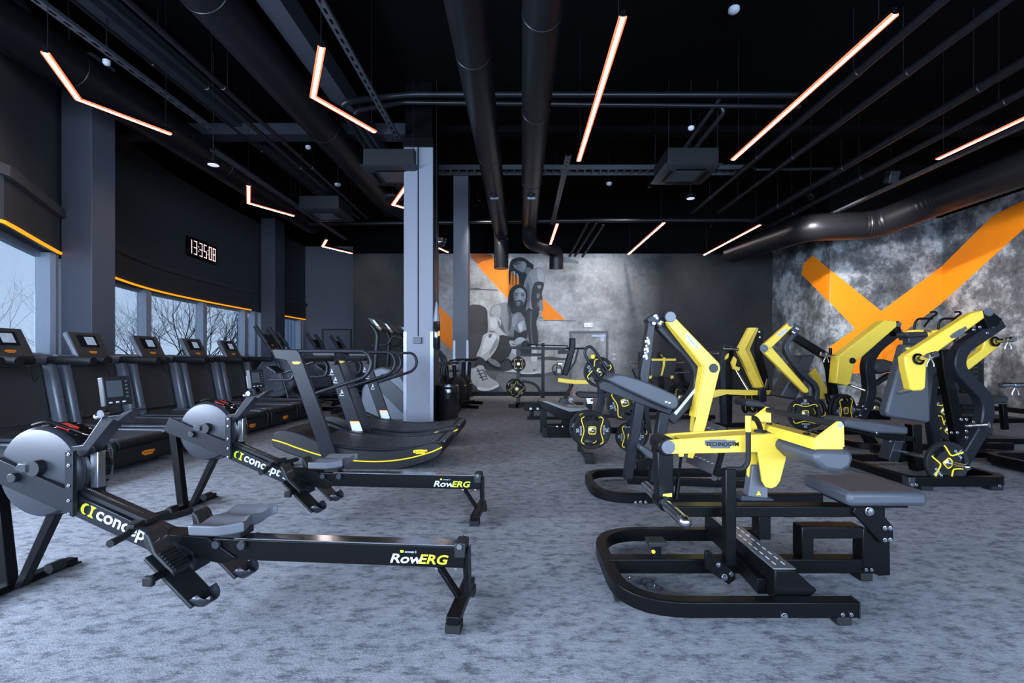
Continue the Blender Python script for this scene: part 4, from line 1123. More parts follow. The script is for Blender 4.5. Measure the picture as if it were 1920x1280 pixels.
# ---------------- treadmills facing the windows ----------------
def treadmill():
    f = Fr('treadmill', 0, 0, 0); e = f.e; w = .43
    MB().prism([V(q) for q in ((-1.75,-w+.1,.06),(0,-w+.1,.06),(0,-w+.1,.25),(-.03,-w+.1,.30),(-1.75,-w+.1,.33))],(0,2*w-.2,0)).ob('deck_frame', BLACK, e, .01)
    MB().prism([V(q) for q in ((-1.55,-w+.13,.34),(-.03,-w+.13,.315),(0.0,-w+.13,.28),(-.02,-w+.13,.25),(-1.55,-w+.13,.3))],(0,2*w-.26,0)).ob('running_belt', BELT, e, .01)
    for s in (-1,1):
        y0 = s*w - (0 if s>0 else 0); ya, yb = sorted((s*w, s*(w-.13)))
        MB().prism([V((x,ya,z)) for x,z in ((-1.7,.10),(.03,.10),(.04,.26),(0,.335),(-1.7,.355))],(0,yb-ya,0)).ob('side_rail', TGREY, e, .015)
        for k in (.03,.055): MB().box((-1.6,s*(w-.13+k)-.004,.34),(-.02,s*(w-.13+k)+.004,.3475)).ob('grip_strip', BLACK, e)
        MB().prism([V((x,s*w-.02,z)) for x,z in ((-.02,.05),(.07,.07),(.08,.24),(.05,.31),(-.02,.33))],(0,.04,0)).ob('end_cap', PLAST, e, .012)
        # upright leaning forward plus handrail
        MB().rect([V((-1.22,s*(w-.03),.33)),V((-1.36,s*(w-.03),1.05))], .1, .12, (0,1,0)).ob('upright', TGREY, e, .03)
        MB().tube(fil([V((-1.38,s*(w-.03),1.09)),V((-1.0,s*(w-.03),1.09)),V((-.86,s*(w-.03),1.08))],.05), .045, 16).ob('handrail', RUBB, e)
    mb = MB().box((.0,-w+.02,.06),(.06,w-.02,.24)).ob('rear_cover', PLAST, e, .02)
    MB().cyl((.035,-w+.06,.265),(.035,w-.06,.265),.045,20).ob('rear_roller', RUBB, e)
    badge(e, (.063,0,.14), (0,1,0), (0,0,1), .17, ORG)
    for s in (-1,1): MB().cyl((-.12,s*(w-.08),.03),(-.12,s*(w-.08)-.03*s,.03),.03,16).ob('foot', RUBB, e)
    MB().box((-1.6,-w+.05,0),(-1.4,w-.05,.08)).ob('front_foot', RUBB, e, .01)
    MB().prism([V((x,-w+.04,z)) for x,z in ((-2.0,.05),(-1.35,.05),(-1.30,.36),(-1.42,.44),(-1.9,.42),(-2.02,.25))],(0,2*w-.08,0)).ob('motor_cover', TDARK, e, .03)
    MB().prism([V((x,-w+.07,z)) for x,z in ((-1.33,.40),(-1.29,.40),(-1.40,1.03),(-1.44,1.03))],(0,2*w-.14,0)).ob('front_panel', TDARK, e, .01)
    MB().tube([V((-1.40,-w-.02,1.10)),V((-1.40,w+.02,1.10))], .055, 18).ob('front_bar', TGREY, e)
    MB().tube([V((-1.31,-.16,1.09)),V((-1.31,.16,1.09))], .045, 16).ob('front_grip', RUBB, e)
    # console
    Rm = Matrix.Rotation(R(-26),3,'Y'); c = V((-1.44,0,1.26))
    def cb(n, p, s, m, bev=.006): return MB().cbox(c + Rm @ V(p), s, Rm).ob(n, m, e, bev)
    cb('console', (0,0,0), (.06,.46,.36), TGREY, .015)
    cb('console_face', (.031,0,0), (.004,.43,.34), TDARK, .01)
    cb('screen', (.034,0,.05), (.004,.26,.16), SCRN, 0)
    cb('screen_image', (.0365,.03,.055), (.001,.13,.11), SCRL, 0)
    badge(e, c + Rm @ V((.035,0,-.10)), (0,1,0), Rm @ V((0,0,1)), .11, ORG)
    MB().tube(cr([V((-1.3,.1,1.05)),V((-1.28,.12,.95)),V((-1.28,.16,.86)),V((-1.28,.2,.92))],5), .003, 6).ob('safety_cord', BLACK, e)
    MB().box((-1.29,-w+.12,.42),(-1.275,-w+.19,.5)).ob('sticker', SEATG, e)
    return e
tm = treadmill()
tl = ['leftmost, cut off by the left edge of the photo', 'second from the left, console against the bright first window', 'third, its console in front of the first column', 'fourth, its console below the large bare tree', 'fifth, its console below the digital clock', 'last before the cross trainers']
for i in range(6):
    o = tm if i == 0 else copy_tree(tm)
    o.location = (-3.93, 4.98 + (i-1)*.965, 0)
    o['label'] = 'dark grey treadmill facing the windows, ' + tl[i]; o['category'] = 'treadmill'; o['group'] = 'treadmills facing the windows'

# ---------------- cross trainers ----------------
def trainer():
    f = Fr('cross_trainer', 0, 0, 0); e = f.e
    MB().box((-.6,-.3,.02),(-.5,.3,.09)).box((1.0,-.3,.02),(1.1,.3,.09)).box((-.55,-.05,.04),(1.05,.05,.12)).ob('base_frame', BLACK, e, .01)
    for x in (-.55,1.05):
        for s in (-1,1): MB().box((x-.05,s*.28-.03,0),(x+.05,s*.28+.03,.03)).ob('foot', RUBB, e)
    for s in (-1,1):
        MB().lathe((-.2,s*.09,.72),(0,s,0),[(.001,.05),(.14,.055),(.18,.04),(.28,.045),(.30,.03),(.38,.03),(.4,.0),(.4,-.09)],40).ob('wheel_cover', TGREY, e)
    MB().rect(fil([V((-.25,0,.1)),V((-.2,0,.9)),V((-.3,0,1.35))],.2), .1, .1, (0,1,0)).ob('mast', SATIN, e, .02)
    MB().rect([V((-.28,0,.85)),V((.5,0,.2))], .08, .06, (0,1,0)).ob('brace', BLACK, e)
    for s in (-1,1):
        MB().tube(fil([V((.15,s*.27,.32)),V((-.05,s*.27,1.05)),V((-.5,s*.25,1.72))],.2,6), .026, 12).ob('arm_lever', GREYM, e)
        MB().tube([V((-.28,s*.258,1.4)),V((-.51,s*.25,1.74))], .042, 14).ob('arm_grip', GREYM, e)
        MB().tube([V((.15,s*.25,.32)),V((1.0,s*.2,.3 + s*.08))], .022, 10).ob('pedal_arm', SATIN, e)
        MB().cbox((.55,s*.2,.36+s*.04),(.36,.15,.03),Matrix.Rotation(R(-6),3,'Y')).ob('pedal', PLAST, e, .01)
    MB().tube(fil([V((-.25,-.18,1.22)),V((-.05,-.18,1.25)),V((-.05,.18,1.25)),V((-.25,.18,1.22))],.06), .018, 10).ob('fixed_grip', RUBB, e)
    Rm = Matrix.Rotation(R(-22),3,'Y'); c = V((-.36,0,1.46))
    MB().cbox(c,(.04,.36,.28),Rm).ob('console', PLAST, e, .01)
    MB().cbox(c+Rm@V((.022,0,.02)),(.003,.3,.2),Rm).ob('screen', SCRN, e)
    badge(e, c+Rm@V((.024,0,-.11)), (0,1,0), Rm@V((0,0,1)), .09, ORG)
    badge(e, V((.02,-.31,1.12)), (1,0,0), (0,0,1), .12, YEL)
    return e
tr = trainer()
for i, (x, y, t) in enumerate([(-4.75,9.75,'nearest the treadmills, grips crossing the last window pane'),(-5.4,11.4,'second, grips in front of the distant column'),(-5.05,12.7,'third, in front of the ribbed facade window edge'),(-4.95,14.0,'last one, before the plain door')]):
    o = tr if i == 0 else copy_tree(tr)
    o.location = (x, y, 0); o['label'] = 'black cross trainer with long slanted grips, ' + t; o['category'] = 'cross trainer'; o['group'] = 'cross trainers'

# ---------------- stair climbers behind the column ----------------
HSG = mat('housing_blue_grey', (.11,.125,.155), .4, .1)
def climber():
    F = Fr('stair_climber', -2.4, 8.75, 0); e = F.e
    F.plate('housing', [(686,795),(676,752),(678,730),(690,705),(700,692),(715,688),(738,694),(752,706),(790,760),(790,795)], 0, .55, HSG, .03)
    F.plate('upper_panel', [(700,720),(716,700),(790,765),(790,790),(770,790)], -.015, 0, GREYM, .006)
    for y in (.05,.5):
        F.rod('mast', [(703,692,y),(706,650,y),(708,625,y),(697,610,y)], .045, SATIN, .1)
        F.rod('handrail', [(697,647,y),(728,646,y),(737,628,y),(752,634,y)], .02, SATIN, .08)
    for k in range(4):
        MB().box((.3+k*.13,.08,.25+k*.18),(.55+k*.13,.47,.29+k*.18)).ob('step', PLAST, e, .008)
    P = [F.p(a,b,.05) for a,b in [(687,594),(701,597),(718,616),(715,621),(704,616)]]
    MB().prism(P,(0,.45,0)).ob('console', SATIN, e, .01)
    q = F.p(711,614,.04); badge(e, q, (1,0,-.8), (.8,0,1), .06, ORG)
    a,b,c,d = [F.p(u,v,.045) for u,v in ((698,599),(702,600),(711,611),(706,611))]
    MB().prism([a,b,c,d],(0,-.003,0)).ob('screen', SCRL, e)
    return F
cl = climber()
cl.e['label'] = 'stair climber with blue-grey housing, left of those behind the central column'; cl.e['category'] = 'stair climber'; cl.e['group'] = 'stair climbers'
c2 = dup(cl.e, (-2.465, 9.8, 0), 0, 'stair climber with blue-grey housing, middle console left of the central column')
c3 = dup(cl.e, (-2.39, 10.9, 0), 0, 'stair climber with blue-grey housing, farthest, almost hidden by the central column')

# glossy bin, bikes and cross trainer right of the column
F = Fr('waste_bin', -1.28, 8.45, 0, 'glossy black cylindrical waste bin at the foot of the central column', 'bin')
MB().lathe((0,0,0),(0,0,1),[(.001,0),(.165,0),(.175,.02),(.175,.56),(.17,.6),(.15,.63),(.12,.635),(.11,.6),(.001,.58)],40).ob('body', GLOSSB, F.e)
MB().lathe((0,0,.615),(0,0,1),[(.168,0),(.178,.005),(.178,.02),(.168,.025)],40).ob('rim', CHR, F.e)
F = Fr('boxing_bag', -1.395, 7.93, 0, 'glossy black boxing bag with orange mark, hanging right of the central column', 'punching bag')
z0, z1 = W(0,655,7.93).z, W(0,600,7.93).z
MB().lathe((0,0,0),(0,0,1),[(.001,z0),(.045,z0),(.06,z0+.03),(.06,z1-.03),(.045,z1),(.001,z1)],32).ob('bag', GLOSSB, F.e)
MB().lathe((0,0,0),(0,0,1),[(.06,z1-.02),(.04,z1+.12),(.012,z1+.30)],24).ob('straps', GUARD, F.e)
MB().cyl((0,0,z1+.3),(0,0,CH),.006,8).ob('chain', PIPE, F.e)
MB().box((.03,-.06,(z0+z1)/2-.02),(.062,-.03,(z0+z1)/2+.06)).ob('orange_mark', ORG, F.e)
F = Fr('cross_trainer', W(826,0,9.6).x, 9.6, 0, 'cross trainer right of the central column, only its bent levers showing', 'cross trainer')
for k, y in ((0,0),(8,.25),(-7,.35)):
    F.rod('arm_lever', [(818+k*.5,655,y),(833+k*.6,673,y),(824+k*.6,715,y)], .022, SATIN, .08)
MB().box((-.2,-.05,.0),(.35,.4,.12)).box((-.15,.1,.12),(.05,.25,.75)).ob('base_frame', BLACK, F.e, .02)
def bike():
    f = Fr('exercise_bike', 0, 0, 0); e = f.e
    MB().lathe((0,-.05,.42),(0,-1,0),[(.001,.06),(.15,.06),(.26,.045),(.3,.02),(.3,-.08)],36).ob('wheel_cover', PLAST, e)
    MB().box((-.5,-.25,0),(-.42,.25,.07)).box((.42,-.25,0),(.5,.25,.07)).box((-.45,-.04,.03),(.45,.04,.1)).ob('base_frame', BLACK, e, .01)
    MB().rect([V((-.25,0,.1)),V((-.35,0,.95))], .07,.07,(0,1,0)).ob('seat_post', SATIN, e, .01)
    MB().prism([V((x,y,.97)) for x,y in ((-.5,-.1),(-.42,-.12),(-.2,-.04),(-.16,0),(-.2,.04),(-.42,.12),(-.5,.1))],(0,0,.06)).ob('saddle', PADD, e, .02)
    badge(e, V((-.34,-.1,.93)), (1,0,0), (0,0,1), .08, YEL)
    MB().rect([V((.2,0,.1)),V((.28,0,1.02))], .07,.07,(0,1,0)).ob('handle_post', SATIN, e, .01)
    MB().tube(fil([V((.05,-.2,1.05)),V((.35,-.2,1.08)),V((.35,.2,1.08)),V((.05,.2,1.05))],.08), .018, 10).ob('handlebar', RUBB, e)
    badge(e, V((.16,-.12,.52)), (1,0,0), (0,0,1), .08, YEL)
    MB().cbox((.1,-.14,.2),(.16,.08,.02)).ob('pedal', PLAST, e, .004)
    return e
bk = bike()
for i,(x,y,t) in enumerate([(-1.38,10.2,'left'),(-1.36,11.2,'right')]):
    o = bk if i == 0 else copy_tree(bk)
    o.location=(x,y,0); o.rotation_euler=(0,0,R(62)); o['label']='black exercise bike behind the bin, %s of the pair beside the slim column' % t; o['category']='exercise bike'; o['group']='exercise bikes'
# ---------------- weight plates ----------------
def plate_proto(r, n_txt, tri=False):
    f = Fr('weight_plate', 0, 0, 0); e = f.e; t = .022
    # polar disc with grip windows
    na = 72; rs = [.03, .30*r/.2*.2/.2*0+.24*r, .50*r, .80*r, .86*r, r*.97, r]
    rs = [.026, .25*r, .50*r, .56*r, .80*r, .86*r, .96*r, r]
    th = [t, t, t*.72, t*.72, t*.72, t, t, t*.6]
    wins = [(90, 34), (270, 34)] if not tri else [(90, 26), (210, 26), (330, 26)]
    def hole(i, j):
        if not (3 <= i <= 3): return False
        a = (j + .5) * 360 / na
        return any(abs((a - c + 180) % 360 - 180) < w for c, w in wins)
    vs, fs = [], []
    for s in (-1, 1):
        for i, rr in enumerate(rs):
            for j in range(na):
                a = 2*math.pi*j/na; vs.append((rr*math.cos(a), s*th[i], rr*math.sin(a)))
    K = len(rs)*na
    idx = lambda s, i, j: s*K + i*na + j % na
    for i in range(len(rs)-1):
        for j in range(na):
            if hole(i, j): continue
            for s in (0, 1): fs.append((idx(s,i,j), idx(s,i,j+1), idx(s,i+1,j+1), idx(s,i+1,j)))
    for j in range(na):
        fs.append((idx(0,0,j), idx(0,0,j+1), idx(1,0,j+1), idx(1,0,j)))
        q = len(rs)-1; fs.append((idx(0,q,j), idx(0,q,j+1), idx(1,q,j+1), idx(1,q,j)))
        if hole(3, j):
            for i in (3, 4): fs.append((idx(0,i,j), idx(0,i,j+1), idx(1,i,j+1), idx(1,i,j)))
            if not hole(3, j-1): fs.append((idx(0,3,j), idx(0,4,j), idx(1,4,j), idx(1,3,j)))
            if not hole(3, j+1): fs.append((idx(0,3,j+1), idx(0,4,j+1), idx(1,4,j+1), idx(1,3,j+1)))
    mb = MB(); mb.add(vs, fs); mb.ob('disc', RUBB, e)
    y = -t - .001
    def pc(a, q): return V((q*r*math.cos(R(a)), y, q*r*math.sin(R(a))))
    if not tri:
        for s in (0, 180):
            L = fil([pc(s+60, .84), pc(s+47, .86), pc(s+38,.70), pc(s+16,.46), pc(s-16,.46), pc(s-38,.70), pc(s-47,.86), pc(s-60,.84)], .03, 3)
            MB().rect(L, .006, .008, (0,1,0)).ob('yellow_line', YLN, e, smooth=False)
    else:
        for s in (30, 150, 270):
            L = cr([pc(s+34, .84), pc(s+30, .74), pc(s+16,.46), pc(s,.38), pc(s-16,.46), pc(s-30,.74), pc(s-34,.84)], 5)
            MB().rect(L, .006, .010, (0,1,0)).ob('yellow_line', YLN, e, smooth=False)
    L = fil([V((.19*r*u, y, .19*r*w)) for u, w in ((0,1),(1,1),(1,-1),(-1,-1),(-1,1),(-.01,1))], .1*r, 4)
    MB().rect(L, .006, .008, (0,1,0)).ob('hub_line', YLN, e, smooth=False)
    text('lettering', n_txt, (-.70*r, y, -.13*r), (0,0,1), (-1,0,0), .12*r/.2*.2*1.6/1.6*1.9, WHT, e)
    text('lettering', 'EVOLVE', (-.56*r, y, -.27*r), (0,0,1), (-1,0,0), .14*r, WHT, e)
    text('lettering', n_txt, (.70*r, y, .13*r), (0,0,-1), (1,0,0), .22*r, WHT, e)
    text('lettering', 'EVOLVE', (.56*r, y, .27*r), (0,0,-1), (1,0,0), .14*r, WHT, e)
    MB().lathe((0,-t,0),(0,-1,0),[(.001,.004),(.03,.004),(.036,0)],24).ob('hub_ring', STEEL, e)
    return e
PP = {'20': plate_proto(.2, '20'), '10': plate_proto(.165, '10'), '15': plate_proto(.185, '15', True)}
USED = set()
def plate(kind, loc, rot, label, group='weight plates'):
    p = PP[kind]
    if kind in USED: p = copy_tree(p)
    USED.add(kind)
    p.location = loc; p.rotation_euler = tuple(R(a) for a in rot)
    tag(p, label, 'weight plate', group); return p

# ---------------- seated calf machine in front ----------------
A = Fr('calf_machine', 1.1, 2.45, 0, 'yellow-armed black seated calf machine nearest the camera, grey seat and thigh pad', 'weight machine')
e = A.e; y0, y1 = -.45, .45
zt_, zb_ = .10, .032; zc_ = (zt_+zb_)/2
xl_ = -.66; xr1 = .31
def ubase(f, x0, x1, ya, yb, z=.066, w=.068, h=.06, r=.28, m=BLACK, name='base_frame', openright=True):
    pts = [(x1,ya,z),(x0,ya,z),(x0,yb,z),(x1,yb,z)]
    return MB().rect(fil([V(p) for p in pts], r, 8), w, h, (0,0,1)).ob(name, m, f.e, .006)
ubase(A, xl_, xr1, y0+.03, y1-.03)
for ya in (y0+.03, y1-.03):
    MB().box((xr1-.0,ya-.03,.03),(xr1+.006,ya+.03,.1)).ob('end_cap', PLAST, e)
for x, ya in ((xr1-.06,y0),(xr1-.06,y1-.05),(xl_+.02,-.25),(xl_+.02,.2)):
    MB().box((x-.03,ya,0),(x+.03,ya+.05,.045)).ob('rubber_foot', RUBB, e, .006)
for dx in (-.02,.02): A.bolt(*( (1588+dx*400), 1152), y0-.002, .007)
A.bolt(1470, 1155, y0-.001, .012)
# middle rail and rear foot
MB().box((xl_,-.035,.032),(.73,.035,.105)).ob('middle_rail', BLACK, e, .005)
MB().box((.60,-.05,0),(.66,.05,.04)).ob('rubber_foot', RUBB, e, .005)
for u in (1624, 1634): A.bolt(u, 1068, -.052, .007)
# small peg on the middle rail
MB().box((-.43,-.02,.1),(-.39,.02,.17)).ob('stop_post', BLACK, e, .003)
MB().box((-.455,-.035,.165),(-.365,.05,.19)).ob('stop_pad', PLAST, e, .004)
MB().cyl((-.432,-.022,.14),(-.432,-.03,.14),.009,12).ob('yellow_dot', YLN, e)
# foot platform crossing the frame
P = [V((.0,0,.06)),V((.13,0,.06)),V((.185,0,.11)),V((.085,0,.20)),V((.0,0,.20))]
MB().prism([p+V((0,-.37,0)) for p in P],(0,.80,0)).ob('foot_bar', BLACK, e, .006)
tp_ = MB().box((-.005,-.37,.20),(.092,.43,.207)).ob('tread_plate', mat('worn_tread',(.16,.16,.17),.3,.6), e, .002)
mb = MB()
for i in range(14):
    y = -.33+i*.055; mb.box((.02,y,.2068),(.026,y+.03,.2078)); mb.box((.06,y,.2068),(.066,y+.03,.2078))
mb.ob('tread_marks', WHTD, tp_, smooth=False)
MB().prism([V((-.04,-.3,.06)),V((.0,-.3,.06)),V((.02,.1,.06)),V((-.02,.1,.06))],(0,0,.07)).ob('brace', BLACK, e, .003)
# swinging stop lever with its handle
A.plate('lever_link', [(1323,1034),(1330,1033),(1379,1074),(1380,1086),(1367,1096),(1323,1066)], -.175, -.155, BLACK, .003)
for u,v in ((1347,1059),(1371,1076),(1358,1082)): A.bolt(u, v, -.177, .009 if v!=1082 else .013)
A.plate('lever_post', [(1361,880),(1381,880),(1381,1062),(1361,1060)], -.155, -.105, BLACK, .004)
A.rod('lever_handle', [(1362,879,-.13),(1394,879,-.13),(1403,866,-.13),(1403,808,-.13)], .012, RUBB, .03)
A.rod('yellow_stop', [(1403,809,-.13),(1403,779,-.13)], .014, YEL)
A.rod('curved_handle', [(1404,782,-.125),(1418,784,-.06),(1425,800,0),(1426,812,0)], .013, RUBB, .04)
MB().cyl(A.p(1426,812,0)+V((0,0,-.01)), A.p(1426,812,0)+V((0,0,.015)), .03, 20).ob('handle_collar', RUBB, e)
# raised main beam on a post
MB().box((-.33,-.04,.318),(.73,.04,.372)).ob('main_beam', BLACK, e, .005)
MB().box((.10,-.03,.2),(.16,.05,.32)).ob('beam_support', BLACK, e, .004)
A.plate('seat_bracket', [(1606,944),(1635,940),(1675,987),(1676,1014),(1652,1018),(1600,962)], -.06, -.04, BLACK, .004)
for u,v in ((1659,990),(1669,990),(1659,1012),(1669,1012)): A.bolt(u,v,-.062,.009)
A.bolt(1629,958,-.062,.018)
A.plate('rear_post', [(1618,990),(1647,1000),(1669,1010),(1670,1079),(1648,1080),(1618,1060)], -.04, .04, BLACK, .005)
# step loop
mb = MB(); z0_, z1_ = .105, .27
xa, xb = A.p(1503,1000,-.04).x, A.p(1618,1000,-.04).x
MB().rect([V((xa+.03,0,z0_)),V((xa+.03,0,z1_-.03)),V((xb,0,z1_-.03))], .085, .06, (0,1,0)).ob('step_loop', BLACK, e, .005)
# seat
sz = .484
MB().box((.445,-.185,sz-.07),(.825,.185,sz)).ob('seat', PAD, e, .022)
MB().box((.5,-.12,sz-.095),(.78,.12,sz-.07)).ob('seat_base', BLACK, e, .004)
MB().prism([V((.62,-.03,.3)),V((.70,-.03,.3)),V((.66,-.03,.40)),V((.56,-.03,.40))],(0,.06,0)).ob('seat_post', BLACK, e, .004)
# lever arm drop post and weight horn
A.plate('drop_post', [(1233,846),(1262,846),(1264,925),(1262,944),(1234,944)], -.06, .03, BLACK, .006)
h0, h1 = A.fz(1291,984,.37), A.p(1208,908,.20)
h0 = A.p(1284,978,-.30); h1 = A.p(1210,910,.22)
MB().cyl(h0, h1, .026, 20).ob('weight_horn', CHR, e)
MB().sphere(h0, .03, 14).ob('horn_cap', CHR, e)
hm = h0.lerp(h1,.42); MB().cyl(hm, h0.lerp(h1,.62), .036, 20).ob('horn_collar', BLACK, e, .003)
A.plate('yellow_marks', [(1243,926),(1260,924),(1260,931),(1243,931)], -.0615, -.0605, mat('mark_yellow_dim',(.5,.42,.05),.5), 0)
# drum pivot and yellow arm
pv = A.p(1253,838,-.09)
MB().cyl((pv.x,-.085,pv.z),(pv.x,.085,pv.z),.046,24).ob('pivot_drum', BLACK, e, .004)
arm = [(1253,825),(1300,821),(1400,815),(1470,812),(1470,849),(1400,848),(1255,851),(1246,848),(1241,838),(1246,828)]
for s in (0, 1):
    P = [A.p(a,b,-.09) for a,b in arm]; y = -.09 if s == 0 else .075
    MB().prism([V((p.x,y,p.z)) for p in P],(0,.015,0)).ob('arm_cheek', YEL, e, .004)
x0_, x1_ = A.p(1285,830,-.09).x, A.p(1470,830,-.09).x
ztop = A.p(1400,816,-.09).z; ztl = A.p(1285,824,-.09).z
MB().prism([V((x0_,-.076,ztl-.003)),V((x1_,-.076,ztop+.008)),V((x1_,-.076,ztop-.012)),V((x0_,-.076,ztl-.02))],(0,.152,0)).ob('arm_top', YEL, e, .003)
MB().prism([V((x0_+.22,-.05,ztl-.001)),V((x1_-.04,-.05,ztop+.0085)),V((x1_-.04,-.05,ztop+.004)),V((x0_+.22,-.05,ztl-.006))],(0,.10,0)).ob('black_label', DKLAB, e)
A_bolt = MB().lathe((pv.x,-.091,pv.z),(0,-1,0),[(.001,.006),(.032,.006),(.034,.0)],24).ob('pivot_cap', CAPM, e)
c = A.p(1350,832,-.091)
badge(e, c+V((0,-.001,0)), (1,0,0), (0,0,1), .15, DKLAB)
text('lettering', 'TECHNOGYM', c+V((-.07,-.0035,-.010)), (1,0,0), (0,0,1), .028, BLACK, e, sx=.92, bold=.0006)
# drop plate and strut
A.plate('yellow_drop_plate', [(1421,846),(1476,840),(1474,862),(1463,902),(1456,912),(1446,916),(1436,913),(1429,902)], -.092, -.078, YEL, .004)
A.plate('yellow_drop_plate', [(1404,846),(1421,846),(1424,860),(1412,894),(1406,898),(1401,890)], -.02, -.005, YEL, .004)
A.plate('strut', [(1411,872),(1423,872),(1440,905),(1440,934),(1402,934),(1407,905)], -.04, .02, SEATG, .004)
A.plate('strut_foot', [(1392,929),(1450,935),(1452,939),(1390,939)], -.05, .05, GREYM, .003)
A.plate('warning_sign', [(1418,928),(1427,928),(1422.5,920)], -.0415, -.0405, YLN, 0)
MB().cyl(A.p(1277,856,-.04), A.p(1272,900,-.02), .007, 10).ob('gas_spring', BLACK, e)
MB().cyl(A.p(1273,895,-.02), A.p(1268,935,-.02), .012, 12).ob('gas_spring_sleeve', BLACK, e)
A.plate('gas_spring_lug', [(1272,848),(1283,848),(1282,856),(1273,856)], -.05, -.04, YEL, .002)
# thigh roll channel running across
yn, yf = 2.05-2.45, 2.66-2.45
def cross(px, py): p = A.p(px, py, yn); return V((p.x, 0, p.z))
ear = [cross(1527,843), cross(1584,838), cross(1583,797), cross(1578,790), cross(1571,790), cross(1527,823)]
for y in (yn, yf-.012): MB().prism([q+V((0,y,0)) for q in ear],(0,.012,0)).ob('yellow_ear', YEL, e, .003)
c0, c1 = cross(1527,843), cross(1527,821); d0 = cross(1584,838)
MB().box((c0.x-.002,yn+.01,c0.z),(c0.x+.012,yf-.01,c1.z)).ob('channel_side', YEL, e, .002)
MB().prism([V((c1.x,yn+.01,c1.z-.004)),V((d0.x-.01,yn+.01,c1.z-.012)),V((d0.x-.01,yn+.01,c1.z-.022)),V((c1.x,yn+.01,c1.z-.012))],(0,yf-yn-.02,0)).ob('channel_top', YEL, e, .002)
MB().box((c0.x,yn+.01,c0.z),(d0.x,yf-.01,c0.z+.01)).ob('channel_base', YEL, e, .002)
for y in (yn+.14, yf-.14): MB().cyl((c1.x+.05,y,c1.z-.01),(c1.x+.05,y,c1.z+.001),.014,16).ob('slot', BLACK, e)
rr = cross(1575,797)
MB().cyl((rr.x,yn+.01,rr.z),(rr.x,yf-.01,rr.z),.014,18).ob('grip_rod', RUBB, e)
MB().cyl((rr.x,yn-.003,rr.z),(rr.x,yn,rr.z),.012,16).ob('rod_cap', CHR, e)
pd = MB().prism([V((c0.x+.01,yn-.01,c0.z)),V((d0.x+.02,yn-.01,c0.z)),V((d0.x+.035,yn-.01,c0.z-.03)),V((d0.x+.025,yn-.01,c0.z-.075)),V((d0.x-.02,yn-.01,c0.z-.098)),V((c0.x+.04,yn-.01,c0.z-.09)),V((c0.x-.01,yn-.01,c0.z-.04))],(0,yf-yn+.02,0)).ob('thigh_pad', PAD, e, .02)

F = Fr('spring_collar', A.M.translation.x*0 + (1218-CX)/FPX*2.355, 2.355, 0, 'small chrome spring collar lying on the carpet inside the front machine frame', 'collar')
mb = MB()
for k in range(3): mb.tube([V((.028*math.cos(t),.028*math.sin(t),.006+k*.007)) for t in [2*math.pi*i/20 for i in range(20)]], .0035, 6, closed=True)
mb.tube(cr([V((-.028,0,.006)),V((-.055,.02,.008)),V((-.075,.035,.03)),V((-.085,.05,.02))],5), .0035, 6)
mb.tube(cr([V((.02,-.02,.018)),V((.045,-.035,.012)),V((.05,-.05,.005))],5), .0035, 6)
mb.ob('coil', CHR, F.e)
MB().sphere((-.088,.055,.016), .009, 10).ob('grip_end', STEEL, F.e)

# ---------------- chest-supported row machine ----------------
B = Fr('row_machine', 1.05, 4.0, 0, 'yellow and grey chest-supported row machine with sloping pad and tall stickered post', 'weight machine')
e = B.e
ubase(B, -.47, 1.2, -.40, .40, r=.3)
for y in (-.44,.39): MB().box((.1,y,0),(.2,y+.05,.04)).box((.0+.9,y,0),(1.0,y+.05,.04)).ob('rubber_foot', RUBB, e)
for u,v in ((1192,943),(1201,942),(1211,942)): B.bolt(u,v,-.432,.010)
B.plate('tall_post', [(1216,598),(1230,600),(1217,713),(1187,899),(1171,899),(1200,713)], -.05, .05, SATIN, .006)
B.plate('rear_post', [(1238,772),(1256,776),(1236,904),(1219,904)], -.05, .05, SATIN, .006)
B.plate('lower_rail', [(1178,895),(1178,908),(1400,915),(1400,902)], -.03, .03, BLACK, .004)
for a,b in ((1214,640),(1212,655),(1210,668)):
    c = B.p(a,b,-.052); mb = MB(); x,y,z = c
    mb.sphere((x,y,z+.03),.010,8).prism([V((x-.02,y,z+.01)),V((x+.015,y,z+.02)),V((x+.02,y,z-.02)),V((x+.005,y,z-.03)),V((x,y,z-.005)),V((x-.022,y,z-.012))],(0,-.001,0))
    mb.ob('pictogram', WHTD, e, smooth=False)
B.plate('head_plate', [(1214,598),(1229,586),(1236,590),(1252,588),(1262,592),(1262,600),(1246,608),(1237,616),(1228,604),(1216,604)], -.07, .07, SATIN, .004)
for u,v in ((1229,592),(1226,606),(1238,606),(1241,603),(1233,596)): B.bolt(u,v,-.073,.012)
MB().rect(cr([B.p(a,b,0) for a,b in [(1236,610),(1262,638),(1290,667),(1305,693),(1307,718),(1296,742),(1254,788)]],5), .09, .085, (0,1,0)).ob('curved_beam', SATIN, e, .008)
armp = [(1250,603),(1262,594),(1267,596),(1349,681),(1351,690),(1324,800),(1300,860),(1290,858),(1306,782),(1322,688)]
B.plate('yellow_arm', armp, -.17, -.15, YEL, .006)
B.plate('arm_inner_flange', [(1246,606),(1252,601),(1318,684),(1306,745),(1301,806),(1297,811),(1294,806),(1300,740),(1304,692)], -.02, .0, YEL, .004)
B.plate('arm_web', [(1252,603),(1256,600),(1324,686),(1306,782),(1302,782),(1318,688)], -.15, -.02, YEL, .002)
MB().lathe(B.p(1338,690,-.171),(0,-1,0),[(.001,.006),(.034,.006),(.037,0)],24).ob('elbow_cap', PLAST, e)
MB().lathe(B.p(1257,594,-.172),(0,-1,0),[(.001,.01),(.04,.01),(.045,0)],24).ob('pivot_cap', CAPM, e)
c = B.p(1297,640,-.171); dn = (B.p(1310,655,-.171)-B.p(1285,625,-.171)).normalized()
